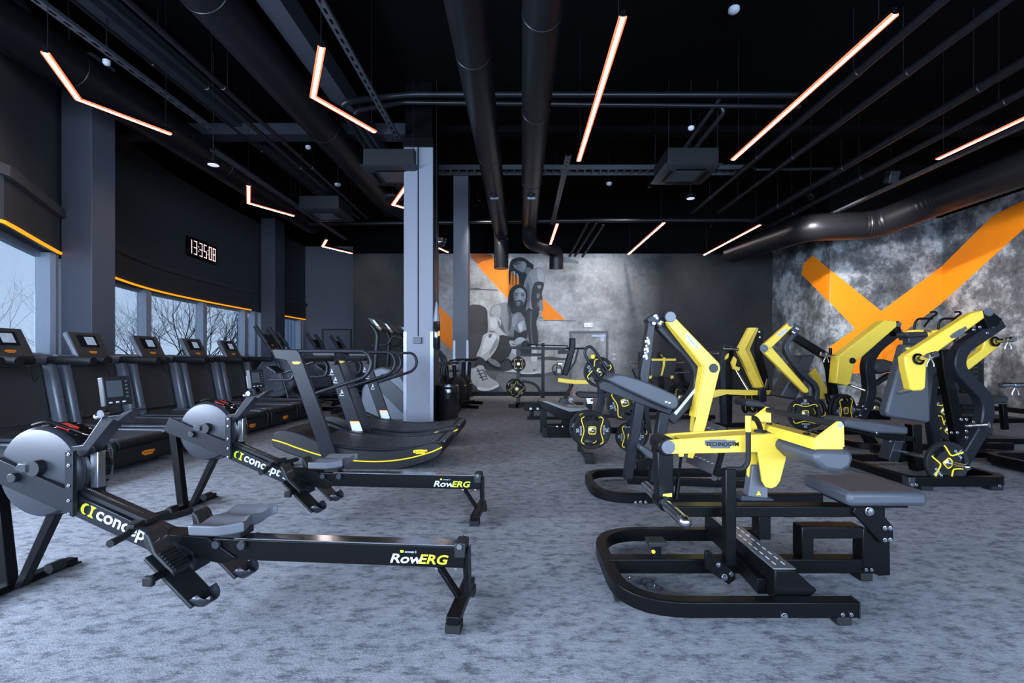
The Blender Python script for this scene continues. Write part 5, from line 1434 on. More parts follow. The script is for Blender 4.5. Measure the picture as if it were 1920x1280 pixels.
badge(e, c+V((0,-.001,0)), dn, V((-dn.z,0,dn.x)), .15, WHTD)
# pad and rail
B.plate('pad_rail', [(1124,718),(1131,714),(1148,716),(1262,763),(1258,778),(1124,730)], -.06, .06, SATIN, .006)
B.plate('chest_pad', [(1146,716),(1148,706),(1156,702),(1172,703),(1215,717),(1258,736),(1270,743),(1273,756),(1266,767),(1245,762)], -.14, .14, PAD, .03, smooth=3)
for u,v in ((1249,754),(1255,756)): B.bolt(u,v,-.142,.008)
B.plate('knee_pad', [(1199,841),(1203,834),(1226,848),(1226,862),(1215,858)], -.16, .16, PAD, .012)
B.plate('step_support', [(1196,868),(1230,858),(1230,872),(1196,884)], -.04, .04, BLACK, .004)
B.plate('inner_plate', [(1308,722),(1312,724),(1268,778),(1264,774)], -.06, -.05, WHTD, .0)
# foot plate
fp = [B.p(a,b,y) for a,b,y in ((1307,783,.30),(1367,803,-.30),(1341,892,-.30),(1285,866,.30))]
n_ = (fp[1]-fp[0]).cross(fp[3]-fp[0]).normalized(); n_ = n_ if n_.y > 0 else -n_
MB().prism(fp, n_*.02).ob('foot_plate', mat('foot_plate_metal',(.10,.10,.105),.35,.5), e, .004)
mb = MB()
for i in range(7):
    for j in range(4):
        u, v = .08+i*.13, .12+j*.22
        p = fp[0].lerp(fp[1],u).lerp(fp[3].lerp(fp[2],u),v); mb.cbox(p - n_*.002,(.03,.004,.004))
mb.ob('tread_marks', WHTD, e, smooth=False)
MB().rect([fp[1]+V((0,0,0)), fp[2]], .04,.03,(0,1,0)).ob('plate_edge', BLACK, e)
MB().cyl(fp[2]+V((-.02,-.03,-.01)), fp[2]+V((.0,.02,-.01)), .02, 14).ob('edge_bolt', CHR, e)

# ---------------- plate tree with plates ----------------
T = Fr('plate_tree', 1.0, 5.4, 0, 'black weight plate tree with oval carrying loop, left of the row machine', 'plate rack'); e = T.e
T.bar('curved_mast', [(1119,700),(1131,745),(1112,800)], 0, .08, .07, SATIN, .25)
T.bar('low_rail', [(1085,804),(1215,808)], .05, .07, .07, BLACK)
T.bar('mast_top', [(1119,715),(1119,668)], 0, .07, .06, SATIN)
T.bar('far_post', [(1216,812),(1207,735),(1190,690)], .25, .07, .06, BLACK, .2)
loop = [(1103,650),(1113,655),(1136,690),(1140,706),(1133,711),(1122,704),(1100,671),(1097,658)]
L = cr([T.p(a,b,-.28) for a,b in loop], 5, True)
MB().tube(L, .016, 12, closed=True).ob('carrying_loop', SATIN, e)
T.rod('loop_stem', [(1128,690,-.28),(1140,705,-.28),(1144,726,-.28),(1135,735,-.1)], .018, SATIN, .06)
T.rod('yellow_knob', [(1112,672,-.22),(1112,665,-.22)], .025, YLN)
for i,(x,y) in enumerate(((-.21,-.25),(-.21,.22),(.33,.28))):
    pass
fx = T.p(1104,865,-.33).x
MB().box((fx-.03,-.35,.02),(fx+.04,.35,.09)).ob('foot_rail', BLACK, e, .005)
MB().box((fx-.04,-.36,0),(fx+.05,-.29,.11)).box((fx-.04,.29,0),(fx+.05,.36,.11)).ob('rubber_foot', RUBB, e, .005)
MB().box((.25,-.35,.02),(.31,.35,.09)).ob('foot_rail', BLACK, e, .005)
def horn(f, px, py, y0, y1, r=.019, parent=None):
    p = f.p(px, py, y0); q = V((p.x, y1, p.z))
    MB().cyl(p, q, r, 16).ob('weight_horn', CHR, parent or f.e); MB().sphere(p, r*1.15, 12).ob('horn_cap', CHR, parent or f.e)
    return f.M @ p
pl = []
for (u,v,k,y,t,rz) in ((1110,806,'20',-.30,'front twenty low on the plate tree',0),(1102,802,'20',-.2,'rear twenty low on the plate tree',12),
        (1123,697,'10',-.22,'tilted one behind the carrying loop of the plate tree',25),(1171,754,'20',-.12,'one seen under the sloping chest pad',-18),(1182,818,'10',-.10,'smaller one beside the tall stickered post',0),(1189,814,'10',0.0,'smaller one hidden behind another at the tall stickered post',40)):
    p = T.p(u,v,y); p.z = max(p.z, .21)
    plate(k, T.M @ p, (0, rz, 0), 'weight plate with yellow lines, ' + t)
    if k != '20' or t.startswith('front') or 'under' in t:
        MB().cyl(p+V((0,-.07,0)), V((p.x,.2,p.z)), .02, 14).ob('weight_horn', CHR, e)
        MB().sphere(p+V((0,-.07,0)), .024, 12).ob('horn_cap', CHR, e)
# ---------------- low rack in front of the mural ----------------
F = Fr('plate_rack', W(995,0,11).x, 11.0, 0, 'black upright rack with long top bar standing in front of the mural', 'rack'); e = F.e
F.bar('upright', [(972,761),(972,646)], 0, .08, .09, SATIN); F.bar('upright', [(1018,757),(1018,643)], .0, .08, .07, BLACK)
F.bar('crossbar', [(972,665),(1018,665)], .0, .05, .07, BLACK); F.bar('crossbar', [(972,704),(1018,704)], .0, .05, .07, BLACK)
F.bar('top_bar', [(937,651),(1060,654)], -.08, .07, .06, BLACK)
F.rod('bar_end', [(1060,653,-.08),(1100,653,-.08)], .02, BLACK)
F.bar('curved_strut', [(978,714),(1006,719),(1022,756)], -.1, .06, .06, BLACK, .4)
F.rod('thin_rail', [(990,651,-.1),(990,646,-.1),(1064,648,-.1),(1066,655,-.1)], .012, BLACK, .03)
F.bar('pad_arm', [(1073,634),(1073,652),(1058,703)], -.1, .2, .13, BLACK, .1, .02)
F.bar('pad_stay', [(1084,655),(1078,680),(1064,697)], -.1, .04, .04, BLACK, .1)
F.bar('small_bracket', [(1046,660),(1068,660)], -.15, .1, .08, BLACK)
MB().box((-.5,-.3,.0),(-.2,-.22,.08)).box((-.35,-.3,.0),(-.27,.4,.08)).box((.2,-.3,.0),(.3,.4,.08)).box((-.35,-.04,.02),(1.2,.04,.1)).ob('base_frame', BLACK, e, .01)
for u,v,k,t,rz in ((972,682,'10','upper one on the rack before the mural',0),(969,729,'20','lower front one on the rack before the mural',40),(965,726,'20','lower rear one on the rack before the mural',-20)):
    p = F.p(u,v,-.13 if 'rear' not in t else -.07); plate(k, F.M @ p, (0,rz,0), 'small-looking distant weight plate, ' + t)
    if 'rear' not in t: MB().cyl(p+V((0,-.06,0)), V((p.x,0,p.z)), .022, 12).ob('weight_horn', CHR, e)
# plate-loaded step machine
F = Fr('lever_platform', W(1040,0,6.9).x, 6.9, 0, 'black lever machine with sloping grey tread platform and yellow bar', 'weight machine'); e = F.e
F.plate('platform_side', [(1009,752),(1015,752),(1068,773),(1104,771),(1104,775),(1072,786),(1052,787),(1016,764)], -.25, .3, BLACK, .006)
F.plate('tread_plate', [(1010,751),(1068,772),(1104,769),(1104,766),(1064,764),(1026,752)], -.2, .28, mat('tread_metal',(.16,.165,.17),.4,.5), .003)
F.bar('front_leg', [(1019,765),(1019,810)], -.1, .07, .09, BLACK); F.bar('middle_leg', [(1061,780),(1061,800)], -.1, .12, .12, BLACK)
F.bar('base_rail', [(1016,806),(1082,808)], -.12, .09, .12, BLACK); F.bar('base_rail', [(1016,797),(1082,798)], .25, .09, .06, BLACK)
F.plate('foot', [(1018,798),(1026,803),(1026,818),(1019,820),(1016,812)], -.2, -.1, RUBB, .004)
for u in (1045,1055): F.bolt(u,800,-.165,.009)
F.bar('yellow_bar', [(1046,712),(1075,716),(1105,716)], .9, .05, .07, YEL, .1, .01)
F.bar('lever_stand', [(1071,724),(1060,746)], .9, .06, .05, BLACK); F.plate('pivot_block', [(1052,747),(1070,746),(1075,765),(1046,765)], .8, 1.0, TDARK, .01)
MB().sphere(F.p(1071,722,.9),.04,12).ob('stand_knob', PLAST, e)
F.rod('chrome_link', [(1068,750,.7),(1094,774,.5)], .018, CHR)
MB().lathe(F.p(1070,750,.68),(0,-1,0),[(.001,.02),(.04,.02),(.04,-.01)],16).ob('link_joint', CHR, e)
MB().sphere(F.p(1073,734,.85),.02,10).ob('red_knob', REDM, e)
MB().box((-.1,-.2,0),(.35,1.1,.06)).ob('floor_rail', BLACK, e)
F = Fr('low_bench_base', W(1000,0,8.7).x, 8.7, 0, 'low black bench frame with two round steel caps behind the tread platform', 'bench'); e = F.e
F.plate('frame_block', [(983,755),(1022,755),(1022,770),(983,770)], -.1, .2, BLACK, .01)
F.plate('leg', [(993,770),(1001,770),(1001,784),(993,784)], -.05, .1, BLACK, .004)
F.plate('foot', [(989,781),(1060,781),(1060,786),(989,786)], -.08, .1, BLACK, .004)
for u in (995,1008): MB().lathe(F.p(u,766,-.1),(0,-1,0),[(.001,.015),(.022,.015),(.024,0)],16).ob('steel_cap', STEEL, e)
F = Fr('flat_bench', W(1100,0,9.2).x, 9.2, 0, 'small black flat bench with red knob behind the plate tree', 'bench'); e = F.e
F.plate('bench_pad', [(1082,738),(1088,735),(1112,736),(1140,737),(1140,745),(1090,746),(1083,743)], -.15, .2, PADD, .02)
F.plate('bracket', [(1099,746),(1112,746),(1112,757),(1101,757)], -.05, .05, STEEL, .003)
MB().sphere(F.p(1110,750,-.08),.025,10).ob('red_knob', REDM, e)
MB().box((-.15,-.3,0),(.5,.3,.06)).box((.0,-.04,.06),(.1,.04,.4)).ob('base_frame', BLACK, e)
# fire extinguisher on the wall
F = Fr('fire_extinguisher', W(1048,0,13.8).x, 13.86, 0, 'grey-green fire extinguisher on the back wall left of the concrete-print door', 'fire extinguisher', z=W(0,704,13.9).z); e = F.e
h = W(0,683,13.9).z - W(0,704,13.9).z
MB().lathe((0,0,0),(0,0,1),[(.001,0),(.085,0),(.09,.02),(.09,h*.8),(.05,h*.96),(.025,h),(.001,h)],28).ob('cylinder', TRANS, e)
MB().box((-.03,-.03,h),(.10,.02,h+.05)).ob('valve', STEEL, e, .004)
MB().box((-.06,-.02,h+.05),(.12,.02,h+.07)).ob('lever', BLACK, e)
MB().tube(cr([V((-.03,0,h+.02)),V((-.16,0,h-.05)),V((-.17,0,.15)),V((-.1,-.02,.02))],5),.014,8).ob('hose', RUBB, e)
MB().box((-.05,-.0915,.08),(.05,-.085,.2)).ob('label', WHTD, e)
MB().box((-.04,.06,.1),(.04,.139,.3)).ob('wall_bracket', BLACK, e)
# ---------------- yellow machines on the right ----------------
def base(F, x0, x1, y0, y1, r=.25, openx=1):
    z = .066
    if openx > 0: pts = [(x1,y0,z),(x0,y0,z),(x0,y1,z),(x1,y1,z)]
    else: pts = [(x0,y0,z),(x1,y0,z),(x1,y1,z),(x0,y1,z)]
    MB().rect(fil([V(p) for p in pts], r, 8), .07, .06, (0,0,1)).ob('base_frame', BLACK, F.e, .006)
    for x in (x0+.12, x1-.12):
        for y in (y0, y1): MB().box((x-.04,y-.035,0),(x+.04,y+.035,.04)).ob('rubber_foot', RUBB, F.e)
# wide press machine at the right: seat and back pad (chest press)
L = Fr('chest_press_machine', 3.4, 4.7, 0, 'large yellow chest press machine at the right with tall grey back pad', 'weight machine'); e = L.e
# near base rail + side rails
xn0, xn1 = L.p(1695,900,-.6).x, L.p(1890,900,-.6).x
zz = .095
pts = [(xn0,-.62,.07),(xn1-.02,-.62,.07),(xn1-.02,.9,.07)]
MB().rect(fil([V(p) for p in pts],.16,8), .08,.07,(0,0,1)).ob('base_frame', BLACK, e, .006)
MB().box((xn0-.0,-.6,.035),(xn0+.07,.95,.105)).ob('base_frame', BLACK, e, .006)
MB().box((xn0,.3,.035),(xn1,.37,.105)).ob('base_crossbar', BLACK, e, .006)
MB().box((xn0-.004,-.66,.03),(xn0+.05,-.58,.11)).ob('end_cap', GREYM, e, .004)
MB().box((xn1-.2,-.66,0),(xn1-.1,-.58,.035)).box((xn0+.1,-.66,0),(xn0+.2,-.58,.035)).ob('rubber_foot', RUBB, e)
for u,v in ((1711,909),(1718,909),(1874,911)): L.bolt(u,v,-.657,.011)
L.bar('rear_rail', [(1800,852),(1960,852)], .55, .07, .06, BLACK)
# seat and back
L.plate('back_pad', [(1697,645),(1735,645),(1742,672),(1746,790),(1738,793),(1664,781),(1662,770)], -.05, .06, PAD, .02)
L.plate('back_pad_side', [(1735,650),(1742,660),(1752,700),(1742,790),(1722,790)], -.02, .05, PADD, .01)
L.plate('seat', [(1584,790),(1590,785),(1640,790),(1704,800),(1704,815),(1640,812),(1586,801)], -.14, .2, PAD, .02)
L.plate('seat_frame', [(1592,803),(1704,816),(1716,820),(1716,828),(1660,824),(1594,808)], -.05, .1, BLACK, .005)
L.plate('pad_label', [(1698,651),(1733,651),(1733,655),(1698,655)], -.0515, -.0505, YLN, 0)
L.plate('headrest_block', [(1704,630),(1738,630),(1738,645),(1704,645)], .0, .08, GREYM, .006)
L.plate('headrest', [(1700,628),(1704,622),(1740,622),(1742,630),(1706,633)], -.05, .1, PADD, .012)
L.plate('foot_peg', [(1679,825),(1694,828),(1684,866),(1667,862)], -.1, .05, GREYM, .004)
L.plate('foot_peg_side', [(1694,828),(1702,832),(1693,868),(1684,866)], -.1, .03, BLACK, .003)
L.bar('seat_post', [(1712,795),(1714,850),(1720,880)], .0, .1, .09, BLACK)
for u,v in ((1669,863),(1690,869),(1670,828),(1644,812)): L.bolt(u,v,-.14,.010)
# black curved frame
L.bar('curved_frame', [(1872,604),(1797,655),(1790,690),(1846,748),(1844,792),(1776,905)], -.28, .10, .11, SATIN, .28, .01)
L.bar('inner_frame', [(1768,655),(1771,695),(1790,790),(1800,850)], .1, .09, .1, BLACK, .3, .01)
L.bar('second_frame', [(1800,690),(1745,715),(1742,760),(1755,850)], .45, .09, .09, SATIN, .3, .01)
for u,v in ((1802,786),(1812,786),(1825,791),(1784,811),(1795,811),(1812,808),(1812,820),(1868,598),(1873,602),(1855,611),(1861,612),(1837,613),(1826,618),(1851,624)): L.bolt(u,v,-.335,.011)
L.plate('head_plate', [(1842,585),(1852,581),(1862,585),(1880,598),(1872,610),(1852,616)], -.36, -.25, BLACK, .006)
MB().lathe(L.p(1853,585,-.37),(0,-1,0),[(.001,.012),(.036,.012),(.04,0)],24).ob('pivot_cap', CAPM, e)
# yellow arms
yn_ = -.52
L.plate('yellow_arm', [(1700,665),(1822,587),(1844,581),(1847,596),(1760,659),(1738,683)], yn_, yn_+.09, YEL, .012)
L.plate('yellow_arm_lower', [(1700,665),(1697,670),(1699,690),(1708,729),(1713,733),(1730,732),(1736,727),(1738,683),(1746,672)], yn_-.005, yn_+.085, YEL, .012)
badge(e, L.p(1798,624,yn_-.006), (1,0,.62), (-.62,0,1), .16, DKLAB)
def horn2(F, a, b, y0, y1, spring=True):
    p, q = F.p(a[0],a[1],y0), F.p(b[0],b[1],y1)
    MB().cyl(p, q, .02, 16).ob('weight_horn', CHR, F.e)
    MB().cyl(q, q+(q-p).normalized()*.03, .026, 16).ob('horn_cap', CHR, F.e)
    MB().lathe(p, (q-p), [(.05,-.005),(.052,.004),(.03,.006)],24).ob('horn_collar', BLACK, F.e)
    if spring:
        m = p.lerp(q,.8)
        MB().lathe(m,(q-p),[(.021,-.02),(.027,-.018),(.027,.018),(.021,.02)],20).ob('spring_collar', STEEL, F.e)
        for s in (-1,1): MB().tube([m+V((0,0,-.015)),m+V((s*.03,0,-.07)),m+V((s*.03,0,-.09))],.006,8).ob('spring_grip', STEEL, F.e)
horn2(L, (1722,673), (1750,665), yn_-.01, yn_-.16)
L.rod('hand_grip', [(1708,731,yn_+.02),(1683,737,yn_-.02)], .015, STEEL)
L.plate('yellow_arm', [(1843,628),(1868,634),(1877,640),(1876,648),(1812,698),(1808,700),(1800,686),(1841,656),(1846,643)], .12, .2, YEL, .01)
horn2(L, (1866,640), (1896,636), .1, -.05)
L.plate('lower_arm', [(1752,722),(1758,714),(1776,706),(1788,712),(1774,726),(1760,728)], .5, .56, YEL, .008)
horn2(L, (1812,799), (1847,797), -.3, -.42, False)
for k, (u,v,y,t) in enumerate(((1774,867,-.58,'flat against the near foot of the chest press machine'),)):
    p = L.p(u,v,y); plate('15', L.M @ p, (0,-40,0), 'weight plate with yellow lines, ' + t)
    MB().cyl(p+V((.02,-.16,0)), V((p.x,.05,p.z)), .02, 14).ob('weight_horn', CHR, e); MB().sphere(p+V((.02,-.17,0)), .028, 12).ob('horn_cap', CHR, e)
for u,v,y,k,t in ((1768,770,.75,'15','upper one seen through the frame of the chest press machine'),(1776,806,.8,'20','lower one seen through the frame of the chest press machine')):
    p = L.p(u,v,y); plate(k, L.M @ p, (0,35,0), 'weight plate with yellow lines, ' + t)
    MB().cyl(p+V((0,-.05,0)), V((p.x,1.0,p.z)), .02, 14).ob('weight_horn', CHR, e)
L.bar('storage_frame', [(1772,740),(1780,850)], 1.0, .08, .08, BLACK); 

# K: press seen from behind left
K = Fr('incline_press_machine', 4.3, 6.2, 0, 'yellow incline press machine with square elbow arm below the orange cross', 'weight machine'); e = K.e
base(K, -.25, .9, -.55, .6)
K.plate('yellow_arm', [(1659,600),(1681,601),(1682,612),(1604,680),(1592,672),(1573,667)], -.28, -.12, YEL, .01)
K.plate('yellow_arm_lower', [(1573,667),(1592,671),(1604,678),(1594,719),(1589,723),(1568,718)], -.28, -.12, YEL, .01)
K.bolt(1598,676,-.285,.03,m=BLACK)
K.plate('head_plate', [(1680,604),(1686,601),(1689,608),(1690,622),(1684,630),(1679,622)], -.16, -.04, BLACK, .006)
MB().lathe(K.p(1685,608,-.17),(0,-1,0),[(.001,.01),(.03,.01),(.033,0)],20).ob('pivot_cap', CAPM, e)
K.bar('curved_frame', [(1684,618),(1640,652),(1624,680),(1632,742),(1606,790)], .0, .12, .12, SATIN, .35, .012)
for u,v in ((1608,759),(1619,762),(1624,767),(1593,777),(1605,781),(1614,779),(1684,625),(1690,620)): K.bolt(u,v,-.065,.013)
K.rod('hand_grip', [(1589,720,-.2),(1623,732,-.35)], .016, STEEL)
horn2(K, (1573,670), (1543,664), -.2, -.25)
K.bar('support_frame', [(1606,785),(1640,840)], .1, .1, .1, BLACK)
K.bar('wide_rail', [(1600,775),(1665,778)], .1, .1, .12, BLACK)
K.plate('back_pad', [(1636,690),(1655,672),(1684,680),(1680,695),(1648,702)], .5, .8, PADD, .03)
K.bar('pad_frame', [(1640,720),(1668,702)], .6, .06, .06, SATIN)
p = K.p(1583,769,-.25)
for dx, t in ((0,'outer'),(.06,'inner')):
    plate('20', K.M @ (p+V((-dx*.35,dx*.95,0))), (0,0,22), 'weight plate seen obliquely under the incline press arm, ' + t + ' one')
K.rod('weight_horn', [(1578,768,-.28),(1610,768,-.1)], .02, CHR)
p = K.p(1640,765,.8); plate('10', K.M @ p, (0,20,0), 'dim weight plate behind the incline press frame')

# J: press with long thin curved grey beam
J = Fr('shoulder_press_machine', 3.0, 5.95, 0, 'pale yellow shoulder press machine with thin curved grey beam, left of the orange cross foot', 'weight machine'); e = J.e
base(J, -.35, .75, -.2, .6)
J.plate('upper_arm', [(1478,606),(1484,604),(1488,612),(1447,652),(1432,656),(1429,649)], -.1, -.03, YEL, .01)
J.plate('lower_arm', [(1431,658),(1447,650),(1516,729),(1517,735),(1511,737),(1506,733)], -.1, -.03, YEL, .01)
MB().lathe(J.p(1432,653,-.105),(0,-1,0),[(.001,.02),(.02,.02),(.028,.01),(.048,.01),(.05,0)],24).ob('hub', CAPM, e)
badge(e, J.p(1467,623,-.104), (1,0,.75), (-.75,0,1), .14, WHTD)
J.bar('curved_beam', [(1494,618),(1466,650),(1498,697),(1532,724),(1528,758)], 0, .08, .055, GREYM, .25, .006)
J.plate('head_plate', [(1480,605),(1487,603),(1503,614),(1492,628),(1485,626)], -.05, .06, GREYM, .005)
MB().lathe(J.p(1483,607,-.11),(0,-1,0),[(.001,.01),(.03,.01),(.033,0)],20).ob('pivot_cap', CAPM, e)
for u,v in ((1494,615),(1497,617),(1487,622),(1490,624)): J.bolt(u,v,-.055,.011)
J.bar('straight_beam', [(1490,632),(1548,668)], .2, .08, .09, BLACK)
J.bar('far_upright', [(1548,664),(1556,690),(1562,740)], .3, .1, .08, BLACK)
J.plate('back_pad', [(1507,666),(1530,665),(1500,732),(1492,750),(1463,743)], .15, .45, PADD, .02)
J.plate('seat', [(1399,755),(1402,749),(1424,751),(1455,765),(1456,771),(1428,764),(1400,762)], -.2, .15, PADD, .02)
J.bar('seat_post', [(1430,762),(1440,830)], 0, .1, .1, BLACK)
J.plate('far_arm', [(1521,701),(1530,690),(1557,737),(1548,748),(1516,751),(1522,744),(1536,738)], .55, .62, YEL, .008)
J.rod('far_handle', [(1550,738,.5),(1556,758,.45)], .03, BLACK)
J.rod('head_bar', [(1557,671,.3),(1557,652,.3)], .02, BLACK)
p = J.p(1508,775,-.15); plate('20', J.M @ p, (0,90,0), 'black weight plate right behind the yellow ear of the calf machine')
MB().cyl(p+V((0,-.06,0)), V((p.x,.15,p.z)), .02, 14).ob('weight_horn', CHR, e)
p = J.p(1520,772,.05); plate('20', J.M @ p, (0,60,0), 'black weight plate second behind the yellow ear of the calf machine')

# I: bent yellow arm on long yellow rail
I = Fr('lat_machine', W(1390,0,7.0).x, 7.0, 0, 'yellow bent-arm machine in front of the dark right end of the back wall', 'weight machine'); e = I.e
base(I, -.5, .8, -.3, .5)
I.plate('yellow_arm', [(1405,614),(1419,614),(1398,655),(1432,726),(1416,727),(1383,656)], -.1, -.02, YEL, .006)
I.plate('yellow_flange', [(1419,614),(1422,617),(1406,655),(1433,722),(1432,727),(1398,656)], -.02, .12, YEL, .004)
I.plate('long_yellow_rail', [(1338,732),(1350,730),(1445,732),(1462,735),(1455,740),(1400,741),(1362,739),(1337,746)], -.25, -.17, YEL, .004)
I.bar('black_frame', [(1424,620),(1420,660),(1432,700),(1436,735)], .1, .1, .07, BLACK, .3)
for u,v in ((1420,616),(1424,622),(1425,632)): I.bolt(u,v,.04,.013)
I.bar('mast', [(1357,645),(1353,690),(1357,795)], 0, .09, .07, SATIN, .2)
I.bar('mast', [(1369,655),(1367,700),(1366,795)], .2, .09, .07, BLACK, .2)
I.plate('clamp_block', [(1424,729),(1437,729),(1438,753),(1424,753)], -.3, -.15, SATIN, .01)
I.rod('chrome_handle', [(1436,727,-.2),(1440,710,-.25)], .02, CHR)
I.rod('chrome_bar', [(1357,653,-.1),(1384,655,-.1)], .025, CHR); I.rod('chrome_bar', [(1330,662,.3),(1357,664,.3)], .02, CHR)
I.rod('chrome_strut', [(1380,694,.2),(1402,731,.1)], .022, CHR)
I.plate('yellow_link', [(1362,668),(1367,662),(1366,670),(1361,674)], -.2,-.15, YEL, .002)
I.plate('yellow_link', [(1372,680),(1377,668),(1382,674),(1379,686),(1388,689),(1386,695),(1376,692)], -.2,-.15, YEL, .002)
for u,v,t in ((1398,753,'left'),(1412,752,'right')):
    p = I.p(u,v,.0); plate('10', I.M @ p, (0,0,50 if t=='left' else 40), 'dark weight plate under the clamp of the bent-arm machine, ' + t + ' one')
I.rod('weight_horn', [(1388,746,-.1),(1414,744,.1)], .018, CHR)

# H: leg press far behind with ribbed plate
H = Fr('leg_press_machine', W(1250,0,9.0).x, 9.0, 0, 'far leg press with yellow-edged ribbed foot plate behind the tall stickered post', 'weight machine'); e = H.e
base(H, -.7, .7, -.5, .6)
H.plate('ribbed_plate', [(1222,675),(1268,675),(1263,706),(1220,705)], 0, .05, TDARK, .004)
mb = MB()
for i in range(14):
    a, b = H.p(1223,678+i*1.95,-.004), H.p(1266-i*.25,678+i*1.95,-.004); mb.cyl(a, b, .005, 4)
mb.ob('ribs', BLACK, e, smooth=False)
H.plate('yellow_top', [(1222,672),(1268,672),(1267,676),(1222,676)], -.03, .05, YEL, .003)
H.plate('yellow_stem', [(1243,670),(1248,670),(1247,685),(1242,704),(1239,704),(1243,685)], -.05, -.03, YEL, .003)
for a,b in (((1218,704),(1222,722)),((1259,704),(1264,722))):
    H.plate('yellow_joint', [(a[0]-1,a[1]),(a[0]+5,a[1]),(a[0]+3,a[1]+6),(a[0]-1,a[1]+6)], -.04,0, YEL, .003)
    H.rod('chrome_rod', [(a[0]+1,a[1]+4,-.02),(b[0],b[1]+4,.1)], .022, CHR)
for (a,b) in (((1181,679),(1204,681)),((1187,697),(1204,697)),((1267,680),(1284,679)),((1267,699),(1293,697)),((1202,663),(1208,674)),((1239,663),(1245,674))):
    H.rod('weight_horn', [(a[0],a[1],-.1),(b[0],b[1],.1)], .018, CHR)
H.bar('frame_upright', [(1202,660),(1204,770)], .2, .1, .1, BLACK); H.bar('frame_upright', [(1236,660),(1242,775)], .3, .1, .1, BLACK)
H.bar('frame_upright', [(1272,690),(1300,780)], .3, .1, .1, BLACK)
H.bar('seat_loop', [(1252,735),(1264,720),(1295,720),(1305,735)], -.2, .08, .07, BLACK, .1)
p = H.p(1275,745,-.1); plate('20', H.M @ p, (0,15,0), 'dim weight plate between the sloping pad and the big yellow arm')

# storage rack and cable tower in the dark far right
G = Fr('cable_station', W(1790,0,8.6).x, 8.6, 0, 'dark cable station with pale uprights behind the chest press machine', 'weight machine'); e = G.e
MB().box((-.8,-.4,0),(.9,.4,.08)).ob('base_frame', BLACK, e, .01)
for x in (.0,.45): MB().box((x,-.03,.08),(x+.05,.03,1.55)).ob('guide_rod', GREYM, e, .003)
for i in range(12): MB().box((.07,-.09,.12+i*.075),(.43,.09,.185+i*.075)).ob('stack_plate', PLAST, e, .004)
MB().box((-.05,-.1,1.55),(.55,.1,1.65)).ob('top_frame', BLACK, e, .01)
MB().rect([V((-.7,0,.1)),V((-.35,0,.95))], .07, .07, (0,1,0)).ob('diagonal_strut', GREYM, e, .005)
MB().box((-.5,-.2,.75),(-.05,-.16,.79)).ob('grey_bar', GREYM, e)
for k, (px0, t) in enumerate(((1712,'left'),(1757,'right'))):
    N = Fr('assisted_dip_machine', W(px0+15,0,9.6).x, 9.6, 0, 'machine with bent black top handles and yellow pads, ' + t + ' of the two', 'weight machine', 'handle-topped machines'); e = N.e
    d = px0-1712; y = 0
    MB().box((-.22,-.3,0),(.22,.5,.1)).ob('base_frame', BLACK, e, .01)
    MB().box((-.2,.05,.1),(.15,.25,1.25)).ob('tower', BLACK, e, .01)
    for yy in (0,.4):
        N.rod('top_handle', [(1714+d,632,yy),(1715+d,605,yy),(1722+d,597,yy),(1748+d,597,yy)], .022, BLACK, .1)
        N.rod('top_handle', [(1733+d,612,yy),(1745+d,596,yy),(1757+d,588,yy),(1754+d,584,yy),(1745+d,585,yy)], .02, BLACK, .05)
    N.plate('yellow_pad', [(1712+d,620),(1716+d,618),(1734+d,618),(1732+d,628),(1715+d,629),(1711+d,625)], -.1, .1, YEL, .02)
    N.rod('pad_axle', [(1733+d,622,-.05),(1742+d,622,-.05)], .05, STEEL)
    N.plate('yellow_link', [(1740+d,622),(1750+d,624),(1748+d,632),(1739+d,630)], -.1, 0, YEL, .01)
    N.plate('grey_block', [(1703+d,630),(1738+d,630),(1738+d,637),(1703+d,637)], -.05, .2, GREYM, .01)
# right edge: bar end, bench
M_ = Fr('bench_press_bench', W(1880,0,6.2).x, 6.2, 0, 'dark bench with upholstered pad at the right edge behind the chest press', 'bench'); e = M_.e
M_.plate('bench_pad', [(1832,742),(1890,742),(1893,748),(1888,756),(1860,757),(1832,762)], 0, .35, PADD, .02)
M_.bar('bench_leg', [(1845,760),(1845,805)], .15, .06, .06, GREYM); M_.bar('bench_leg', [(1880,757),(1884,805)], .15, .06, .06, BLACK)
MB().box((-.4,.0,0),(.3,.35,.07)).ob('base_frame', BLACK, e)
Q = Fr('loaded_bar_machine', 4.6, 4.5, 0, 'machine cut off by the right edge, chrome bar with spring collar showing', 'weight machine'); e = Q.e
horn2(Q, (1990,722), (1882,722), 0, 0)
Q.rod('chrome_bar', [(1878,721,0),(2000,723,0)], .022, CHR)
MB().rect(fil([V((1.2,-.15,.08)),V((.3-.05,-.15,.08)),V((.25,.55,.08)),V((1.2,.55,.08))],.2,8), .09,.07,(0,0,1)).ob('base_frame', BLACK, e, .006)
MB().box((.3,-.1,0),(.4,.5,.04)).ob('rubber_foot', RUBB, e)
MB().rect([V((.75,.2,.1)),V((.75,.05,1.0))], .1, .1, (0,1,0)).ob('upright', SATIN, e, .01)
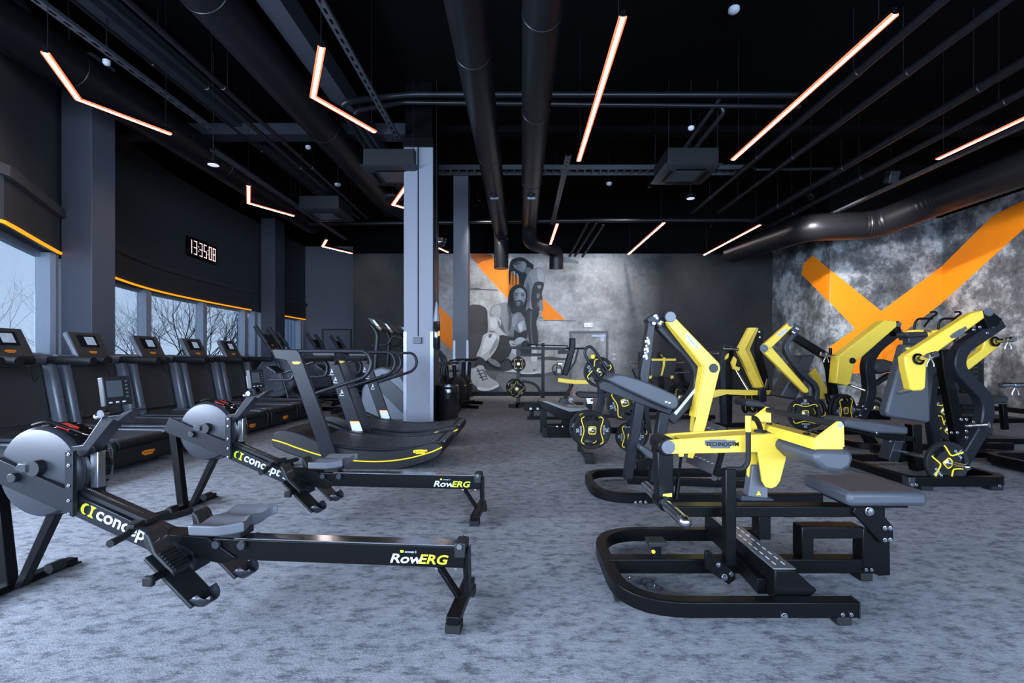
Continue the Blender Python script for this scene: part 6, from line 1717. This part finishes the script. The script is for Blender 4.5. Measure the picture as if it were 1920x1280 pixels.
C = Fr('low_row_machine', W(1840,0,5.9).x, 5.9, 0, 'low black machine frame with padded roller between chest press and right edge', 'weight machine'); e = C.e
C.plate('roller_pad', [(1835,800),(1862,800),(1864,806),(1862,815),(1835,817),(1830,808)], -.2, .3, PADD, .015)
C.bar('post', [(1836,815),(1834,840)], 0, .1, .1, BLACK)
C.bar('floor_rail', [(1810,836),(1894,836)], -.1, .1, .08, BLACK); C.bar('floor_rail', [(1830,848),(1990,856)], -.4, .1, .08, BLACK)

# ---------------- ceiling spotlights: two for visible light pools, four added to brighten the walls ----------------
def spot(x, y, z, tx, ty, tz, power, size, label):
    f = Fr('track_spotlight', x, y, 0, label, 'spotlight', 'wall spotlights', z=z)
    d = (V((tx,ty,tz)) - V((x,y,z))).normalized()
    MB().cyl(-d*.12, d*.04, .05, 18).ob('lamp_head', BLACK, f.e, .004)
    MB().cyl(-d*.04+V((0,0,.02)), V((0,0,CH-z-.01)), .012, 8).ob('stem', BLACK, f.e)
    MB().cyl(d*.04, d*.043, .042, 18).ob('lens', PEND, f.e)
    l = bpy.data.lights.new('spot', 'SPOT'); l.energy = power; l.spot_size = R(size); l.spot_blend = .9; l.shadow_soft_size = .05; l.color = (1, .95, .9)
    o = bpy.data.objects.new('spot_light', l); COL.objects.link(o); o.parent = f.e
    o.location = d*.06; o.rotation_euler = d.to_track_quat('-Z','Y').to_euler()
spot(-1.0, 11.4, 4.9, -.4, 14, 2.2, 420, 75, 'added ceiling spotlight aimed at the two printed athletes')
spot(2.9, 10.8, 5.0, 1.7, 14, 2.0, 360, 80, 'added ceiling spotlight aimed at the concrete-print door')
spot(5.0, 12.6, 4.6, 4.8, 14, 3.4, 25, 60, 'ceiling spotlight making a pale pool on the dark back wall')
spot(-4.0, 12.6, 4.6, -4.35, 14, 3.4, 25, 60, 'ceiling spotlight making a pale pool left of the central column')
spot(5.2, 8.6, 4.0, 8.8, 11.4, 2.3, 950, 75, 'added ceiling spotlight aimed at the centre of the orange cross')
spot(6.6, 4.6, 3.7, 10, 8.8, 3.0, 900, 85, 'added ceiling spotlight aimed at the long arm of the orange cross')
